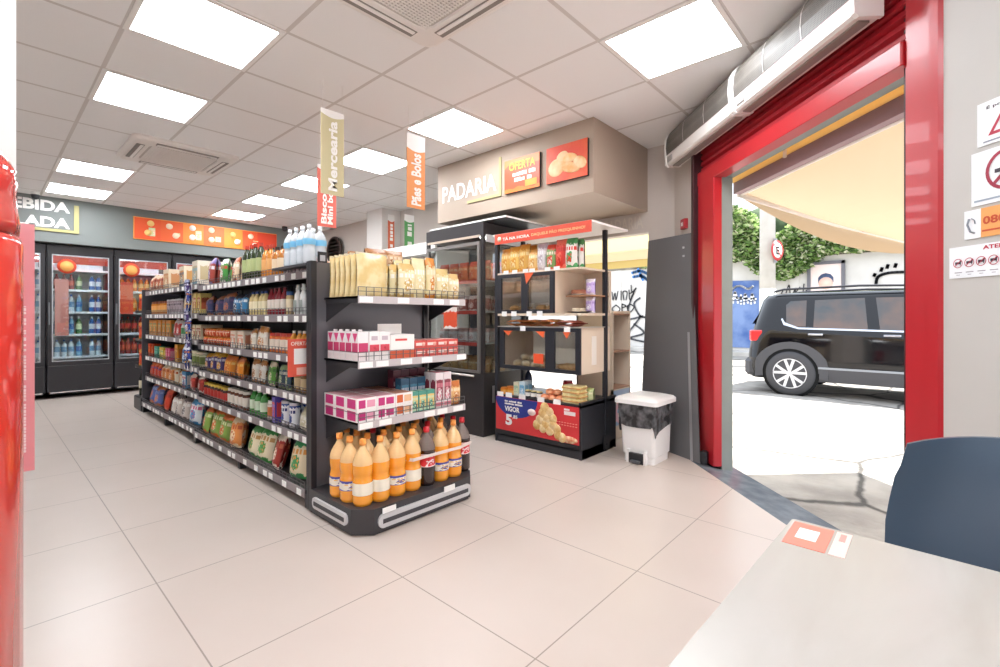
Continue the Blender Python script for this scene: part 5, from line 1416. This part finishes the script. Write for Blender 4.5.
# counter goods on base cabinet
zc = .4205
goods(lambda: jar('orange_tub', .038,.055, mat('e8922c',.3), mat('f0b050',.4), mat('e8862c',.4)), [(.06,.84,zc),(.14,.84,zc),(.06,.755,zc)], nf('small orange tub on the bread shelf counter',3), 'tub','orange tubs')
goods(lambda: carton('cream_carton', .055,.06,.115, mat('e8e2c8',.4), PC('c8d8b0','e8e0c0','8ab0a0'), mat('d8e0d0')), [(.07,.69,zc)], 'cream carton on the bread shelf counter beside orange tubs', 'carton', 'counter cartons')
goods(lambda: carton('blue_carton', .055,.06,.125, mat('cfe4ee',.4), PC('8ac0dc','e8f2f6','5a9ac8'), mat('f0f6f8')), [(.07,.625,zc),(.14,.64,zc)], lambda i: f'pale blue carton on the bread shelf counter, {["front","behind"][i]}', 'carton', 'counter cartons')
goods(lambda: jar('jam_jar', .028,.062, mat('2c2a30',.3), mat('f0ece4',.4), mat('d8c88a',.4)), [(.05,.56,zc),(.05,.50,zc),(.05,.44,zc)], nf('small dark jar with white label on the counter',3), 'jar','dark jars')
goods(bun('orange_bun',.04,.04,.045,mottled('e8824c','f0b088',18,.5)), [(.06+.085*(k//3),.385-.075*(k%3),zc) for k in range(6)], nf('peach orange bun on the bread shelf counter',6), 'bun','peach buns')
goods(bun('orange_bun',.04,.04,.045,mottled('e8824c','f0b088',18,.5)), [(.08,.35,zc+.046),(.08,.28,zc+.046)], nf('peach orange bun stacked on the counter buns',2), 'bun','peach buns')
def sand():
    mb = MB()
    for k in range(1): mb.box(-.085,-.06,0,.085,.06,.034,0,.01); mb.box(-.088,-.063,.013,.088,.063,.019,1,.004)
    return mb.build('sandwich_pack', [mottled('efe2b0','d8c07c',20,.5), mat('c8803c', .5)])
goods(sand, [(.09,.12,zc+k*.0345) for k in range(4)], lambda i: f'flat sandwich pack at the counter end, {["lowest","second","third","topmost"][i]} of the pile', 'sandwich pack','sandwich packs')
goods(lambda: pouch('green_bag', .13,.10,.11, PC('c8cc98','a8b070','e8e4c0'), mat('c8cc98')), [(.22,.08,zc)], 'pale green bag behind the sandwich pile on the counter', 'bag','green bag')
goods(lambda: jar('red_tub', .045,.13, mat('c8343c',.35), mat('d84850',.4), mat('b82a34',.4)), [(.35,.36,zc)], 'red tub standing behind the buns on the counter', 'tub','red tub')
goods(lambda: bottle('navy_bottle', .07,.22, mat('1f2a44',.3), mat('2c3a5a',.4), mat('1a2236',.4)), [(.25,.72,zc)], 'dark navy bottle behind the cartons on the counter', 'bottle','navy bottle')
# beige stand behind the bread shelf, by doorway
t = thing('cardboard_stand', 'beige display stand just behind the bread shelf in the doorway', 'display stand', (3.80,2.0,0))
m = MB(); m.box(0,.10,0,.34,.48,.09,0); m.box(0,.10,.09,.02,.48,1.16); m.box(.32,.10,.09,.34,.48,1.16); m.box(0,.46,.09,.34,.48,1.16); m.box(0,.10,.09,.34,.12,.45); m.build('carcass', beige, t)
for z in (.45,.78,1.12): MB().box(.02,.10,z,.32,.46,z+.015).build('shelf', mat('b58a70', .5), t)
MB().box(.02,.098,.12,.32,.10,.44).build('front_print', printed('e8b8c8','a8c0e0','f0e0d8',2), t)
# ================================================================== BIN
t = thing('pedal_bin', 'white pedal bin with black liner beside the dark panel', 'bin', (3.325,1.495,0)); t.scale = (.91,.91,1)
def rr4(x0, y0, x1, y1, r, z): return [(cx+r*math.cos(q), cy+r*math.sin(q), z) for cx, cy, q0 in ((x1-r,y1-r,0),(x0+r,y1-r,PI/2),(x0+r,y0+r,PI),(x1-r,y0+r,1.5*PI)) for q in [q0+PI/2*k/4 for k in range(5)]]
m = MB(); m.loft([rr4(.03,.02,.33,.29,.03,.0), rr4(.03,.02,.33,.29,.03,.05), rr4(.02,.01,.34,.30,.03,.06), rr4(.005,0,.36,.32,.03,.43)], 0, cap=True, smooth=False)
m.build('body', mat('eceae8', .35), t)
m = MB(); 
N_ = 48
def bagpt(k, j):
    a = k/N_; P0 = rr4(-.008,-.008,.372,.332,.035,0); idx = a*20; i0 = int(idx)%20; f_ = idx-int(idx)
    p = Vector(P0[i0])*(1-f_)+Vector(P0[(i0+1)%20])*f_
    lowv = .12+.10*abs(math.sin(a*PI*2*1.0+.6))+.03*math.sin(a*PI*10)
    z = .452-lowv*j
    w = 1+.012*math.sin(a*2*PI*13+j*3)
    c = Vector((.182,.162,0)); p = c+(p-c)*w*(1-.03*j)
    return (p.x, p.y, z)
for k in range(N_):
    for j in range(4):
        m.add([bagpt(k,j/4),bagpt(k+1,j/4),bagpt(k+1,(j+1)/4),bagpt(k,(j+1)/4)], [(0,1,2,3)], 0, True)
m.build('liner', mottled('2a2a2c','77777a',14,.25,.4,.7), t)
m = MB(); m.loft([rr4(-.03,-.03,.395,.355,.04,.445), rr4(-.03,-.03,.395,.355,.04,.475), rr4(-.015,-.015,.38,.34,.04,.49), rr4(.05,.05,.32,.28,.04,.505), rr4(.09,.09,.28,.24,.03,.505)], 0, cap=True)
m.build('lid', mat('f1efed', .3), t)
m = MB(); m.box(-.012,.09,.0,.028,.22,.075); m.build('pedal_recess', mat('2b2b2e', .5), t)
m = MB(); m.box(-.045,.115,.012,.0,.195,.028,0,.006); m.build('pedal', mat('5a5a5e', .4), t)
m = MB(); m.box(-.014,.07,0,.03,.09,.10); m.box(-.014,.22,0,.03,.24,.10); split_build(m, 'side_foot', mat('eceae8', .35), t)
# ================================================================== DARK PANEL leaning
t = thing('leaning_panel', 'tall dark grey panel leaning against the wall by the door', 'panel', (3.585,1.40,0))
BL, BR, TL, TR = Vector((.365,.512,0)), Vector((.055,-.12,0)), Vector((.53,.51,1.80)), Vector((.29,.025,1.785))
nrm = (BR-BL).cross(TL-BL).normalized()*-.03
m = MB(); v = [BL,BR,TR,TL]; m.add(v+[p+Vector((.03,.006,0)) for p in v], [(0,1,2,3),(7,6,5,4),(0,4,5,1),(1,5,6,2),(2,6,7,3),(3,7,4,0)])
m.build('sheet', mat('69686a', .5), t)
e = Vector((-.006,-.001,0))
def L_(a, b, k): return a*(1-k)+b*k
m = MB(); A, B = L_(BL,BR,.86), L_(TL,TR,.86); A2, B2_ = L_(BL,BR,.90), L_(TL,TR,.90)
m.add([A+e,A2+e,L_(A2,B2_,.55)+e,L_(A,B,.55)+e], [(0,1,2,3)]); m.build('edge_strip', mat('b8b8ba', .3, .5), t)
m = MB(); m.box(.06,-.165,0,.13,-.115,.09,0,.006); m.build('foot_block', BLACK, t)
m = MB()
for k in (.90,.94): 
    p = L_(L_(BL,TL,k), L_(BR,TR,k), .82); m.box(p.x-.008,p.y-.008,p.z-.012,p.x+.004,p.y+.008,p.z+.004)
split_build(m, 'fixing', mat('b0b0b2', .4, .5), t)
# red call box on jamb
t = thing('alarm_call_point', 'small red square box on the wall beside the shutter', 'call point', (4.075,1.565,1.86))
MB().box(-.02,-.04,0,.02,.04,.085,0,.005,M=Matrix.Rotation(-.785,4,'Z')).build('housing', mat('b02a34', .4), t)
MB().box(-.0235,-.015,.025,-.0205,.015,.055,0,0,M=Matrix.Rotation(-.785,4,'Z')).build('plate', mat('e8d8d8', .5), t)
# ================================================================== STICKERS on storefront wall
def sticker(u0, u1, z0, z1, name, label, cat='sign'):
    t = thing(name, label, cat, (0,0,0), DG)
    MB().box(u0,1.7175,z0,u1,1.722,z1).build('sheet', mat('eceff2', .4), t)
    return t
def D2U(px_, py_):
    d = ray(px_, py_); k = 1.72*math.sqrt(2); tt = k/(d[0]-d[1]); x, y = d[0]*tt, d[1]*tt
    return (-(x+y)/math.sqrt(2), H+d[2]*tt)
dk = mat('3c3440', .5); rd = mat('b8324a', .5)
def ring(t, u, z, r, m_, name='ring', w=.16):
    m = MB(); n = 28
    o1 = [(u+r*math.cos(2*PI*i/n),1.716,z+r*math.sin(2*PI*i/n)) for i in range(n)]; o2 = [(u+r*(1-w)*math.cos(2*PI*i/n),1.716,z+r*(1-w)*math.sin(2*PI*i/n)) for i in range(n)]
    m.loft([o1,o2],0); m.box(-r*.9,-.0003,-r*w/2,r*.9,0,r*w/2,M=Matrix.Translation((u,1.716,z)) @ Matrix.Rotation(-PI/4,4,'Y')); m.build(name, m_, t)
u, z = D2U(978,107); u2, z2 = D2U(981,147)
t = sticker(u, u+.30, z2-.0, z+.005, 'warning_notice', 'white notice with a red triangle, highest on the grey wall')
text('É proibido', .11, .015, dk, 'lettering', t, (u+.03,1.7165,z-.025), FY, .02, 0)
m = MB(); a = [(u+.035,z2+.028),(u+.115,z2+.028),(u+.075,z2+.095)]; b = [(u+.052,z2+.038),(u+.098,z2+.038),(u+.075,z2+.078)]
m.add([(x,1.7165,y) for x,y in a]+[(x,1.7165,y) for x,y in b], [(0,1,4,3),(1,2,5,4),(2,0,3,5)]); m.build('triangle', rd, t)
MB().box(u+.02,1.7165,z2+.008,u+.25,1.7173,z2+.013).build('small_print', mat('8a90a0', .5), t)
u, z = D2U(972,155); u2, z2 = D2U(973,207)
t = sticker(u, u+.32, z2, z, 'no_smoking_notice', 'white notice with large red no smoking ring on the grey wall')
ring(t, u+.115, (z+z2)/2+.012, .068, mat('9c2840', .5)); MB().box(u+.075,1.7165,(z+z2)/2+.005,u+.155,1.7172,(z+z2)/2+.018).build('cigarette', dk, t)
MB().box(u+.01,1.7165,z2+.012,u+.22,1.7173,z2+.018).build('small_print', mat('9aa8b8', .5), t)
u, z = D2U(965,212); u2, z2 = D2U(965,240)
t = sticker(u, u+.055, z2, z, 'phone_notice', 'white and orange telephone notice starting 08 on the grey wall')
MB().box(u+.055,1.7175,z2,u+.30,1.7219,z).build('orange_panel', mat('e9a35c', .45), t)
text('0800', .095, .027, mat('c8502c', .5), 'lettering', t, (u+.062,1.7165,z2+.042), FY, .03, 0)
MB().box(u+.06,1.7165,z2+.018,u+.12,1.7172,z2+.024).build('small_print', mat('c8502c', .5), t)
m = MB(); m.tube([(u+.018,1.715,z2+.07),(u+.012,1.715,z2+.05),(u+.022,1.715,z2+.025),(u+.036,1.715,z2+.018)], .003, 6); 
m.tube([(u+.026,1.715,z2+.07),(u+.036,1.715,z2+.062),(u+.038,1.715,z2+.05)], .0015, 6); m.build('handset_symbol', mat('8a8e96', .5), t)
u, z = D2U(950,248); u2, z2 = D2U(950,279)
t = sticker(u, u+.36, z2, z-.002, 'animals_notice', 'white notice with three ringed animal symbols, lowest on the grey wall')
text('ATENÇÃO', .13, .020, rd, 'lettering', t, (u+.115,1.7165,z-.025), FY, .03, 0)
for k in range(4):
    ring(t, u+.032+k*.039, (z+z2)/2-.004, .0165, rd, 'ring', .14)
    m = MB(); m.box(u+.022+k*.039,1.7162,(z+z2)/2-.007,u+.042+k*.039,1.717,(z+z2)/2+.001); m.box(u+.038+k*.039,1.7162,(z+z2)/2-.001,u+.043+k*.039,1.717,(z+z2)/2+.006)
    for q in (.023,.039): m.box(u+q+k*.039,1.7162,(z+z2)/2-.012,u+q+.002+k*.039,1.717,(z+z2)/2-.006)
    m.build('animal_symbol', dk, t)
m = MB()
for k in range(4): m.box(u+.02+k*.039,1.7165,z2+.018,u+.045+k*.039,1.7173,z2+.021); m.box(u+.026+k*.039,1.7165,z2+.010,u+.038+k*.039,1.7173,z2+.012)
m.build('small_print', mat('9a98a0', .5), t)
# ================================================================== TABLE AND CHAIR
t = thing('cafe_table', 'white marble-look table top in the near corner', 'table', (.953,.179,0), -.035)
def marble():
    m = mottled('bab6b0','b0aaa2',2.2,.25,.35,.65,detail=6)
    nt = m.node_tree; 
    for n in nt.nodes:
        if n.type == 'TEX_NOISE':
            mp = nt.nodes.new('ShaderNodeMapping'); mp.inputs['Scale'].default_value = (1,4,1); mp.inputs['Rotation'].default_value = (0,0,1.35)
            src = n.inputs['Vector'].links[0].from_socket; nt.links.new(src, mp.inputs[0]); nt.links.new(mp.outputs[0], n.inputs['Vector']); n.inputs['Distortion'].default_value = .6
    return m
m = MB(); m.box(-.75,-.84,.722,0,0,.75,0,.004); m.build('top', marble(), t)
MB().lathe([(.24,0),(.24,.015),(.04,.03),(.035,.70),(.10,.722)], 24, c=(-.375,-.42,0)).build('pedestal', BLACK, t)
tb = thing('table_sticker', 'red and white sticker on the far corner of the white table', 'sticker', (.842,.172,.7501))
MB().box(0,-.056,0,.098,0,.0008).build('panel', mat('ee8a78', .5), tb)
MB().box(.030,-.040,.0008,.074,-.012,.0012).build('white_square', mat('f4f2f0', .5), tb)
MB().box(.0,-.080,0,.098,-.060,.0008).build('pale_panel', mat('f4d0c8', .5), tb)
MB().box(.06,-.074,.0008,.09,-.066,.0012).build('mark', mat('e89a90', .5), tb)
t = thing('cafe_chair', 'dark navy plastic chair tucked behind the white table', 'chair', (1.24,-.2,0))
navy = mat('43566a', .28); NS, NZ = 20, 10
def cb(i, j, off):
    a = -1+2*i/NS; v = j/NZ
    hw = .245+.02*math.sin(PI*v)-.03*max(0,v-.6)
    z = .46+.42*v - .02*abs(a)**4*(v > .8)
    x = -.09*abs(a)**2.2 + .03*v**2 +off+.02*(1-v)
    return (x, a*hw, z)
m = MB()
for off, fl in ((0,0),(.012,1)):
    g = [cb(i,j,off) for j in range(NZ+1) for i in range(NS+1)]; n = NS+1
    fs = [(j*n+i,j*n+i+1,(j+1)*n+i+1,(j+1)*n+i) for j in range(NZ) for i in range(NS)]
    m.add(g, fs if fl else [tuple(reversed(q)) for q in fs], 0, True)
edge = [(i,0) for i in range(NS+1)]+[(NS,j) for j in range(1,NZ+1)]+[(i,NZ) for i in range(NS-1,-1,-1)]+[(0,j) for j in range(NZ-1,0,-1)]
m.loft([[cb(i,j,0) for i,j in edge],[cb(i,j,.012) for i,j in edge]], 0)
m.build('backrest', navy, t)
m = MB(); m.loft([rr4(-.42,-.23,.02,.23,.06,.435), rr4(-.43,-.24,.03,.24,.07,.45), rr4(-.42,-.23,.02,.23,.06,.462)], 0, cap=True); m.build('seat', navy, t)
for sx, sy in ((-.36,-.2),(-.36,.2),(0,-.2),(0,.2)):
    MB().tube([(sx,sy,.438),(sx+(.03 if sx == 0 else -.03),sy*1.12,.0)], .011, 8).build('leg', CHROME, t)
# ================================================================== LEFT FOREGROUND
t = thing('red_post', 'glossy red round post at the picture edge', 'post', (-.0945,1.285,0))
glr = mat('e0382e', .15, coat=.6)
MB().lathe([(.150,0),(.150,1.235),(.146,1.247),(.135,1.254),(.05,1.255)], 40).build('tube', glr, t)
m = MB()
NN = 36
rings = []
PB = [(0,.146),(.02,.148),(.045,.143),(.07,.140),(.095,.143),(.115,.142),(.135,.132),(.155,.118),(.18,.095),(.21,.06),(.23,.05),(.25,.065)]
for j, (zz, rr_) in enumerate(PB):
    rings.append([(rr_*(1+.018*math.sin(7*a+31*zz)+.012*math.sin(13*a-60*zz))*math.cos(a), rr_*(1+.018*math.sin(7*a+31*zz)+.012*math.sin(13*a-60*zz))*math.sin(a), zz) for a in [2*PI*i/NN for i in range(NN)]])
m.loft(rings, 0, cap=True, smooth=True)
o = m.build('red_wrapped_bag', mat('e03a34', .12, coat=1), loc=(-.0965,1.285,1.2555)); tag(o, 'crumpled shiny red plastic bag sitting on top of the red post', 'bag')
t = thing('pink_banner', 'narrow translucent pink banner with upright white lettering beside the red post', 'banner', (.086,1.62,.727))
# faces the aisle side
MB().box(-.045,0,0,.003,.004,.60).build('panel', film('fbb4ba', .8, .3), t)
marks(.36, .012, mat('fdf3f2', .5), t, (-.012,-.001,.04), (0,0,0), 4, upright=True)
MB().box(-.034,-.002,.46,-.016,0,.48).build('white_emblem', mat('fdf3f2', .5), t)
m = MB()
for zz in (.05,.5): m.tube([(-.04,.006,zz),(-.10,-.21,zz)], .004, 6)
split_build(m, 'bracket', CHROME, t)
# ================================================================== CAMERA, LIGHT, WORLD
cam = bpy.data.cameras.new('camera'); co = bpy.data.objects.new('camera', cam); COL.objects.link(co)
cam.sensor_width = 36; cam.lens = F/1000*36; cam.shift_y = -(333.5-CY)/1000; cam.clip_start = .02; cam.clip_end = 200
co.location = (0,0,H); co.rotation_euler = (PI/2,0,YAW-PI/2)
S.camera = co
sun = bpy.data.lights.new('sun', 'SUN'); sun.energy = 5.5; sun.angle = .01; sun.color = (1,.96,.9)
so = bpy.data.objects.new('sun', sun); COL.objects.link(so)
dv = Vector((.38,-.36,1))
so.rotation_euler = dv.to_track_quat('Z','Y').to_euler()
W = bpy.data.worlds.new('world'); S.world = W; W.use_nodes = True
bg = W.node_tree.nodes['Background']; bg.inputs[0].default_value = (.80,.88,1,1); bg.inputs[1].default_value = .95
S.view_settings.view_transform = 'Standard'; S.view_settings.look = 'None'; S.view_settings.exposure = 1.42; S.view_settings.gamma = 1
S.view_settings.use_curve_mapping = False
S.cycles.max_bounces = 8; S.cycles.transparent_max_bounces = 16
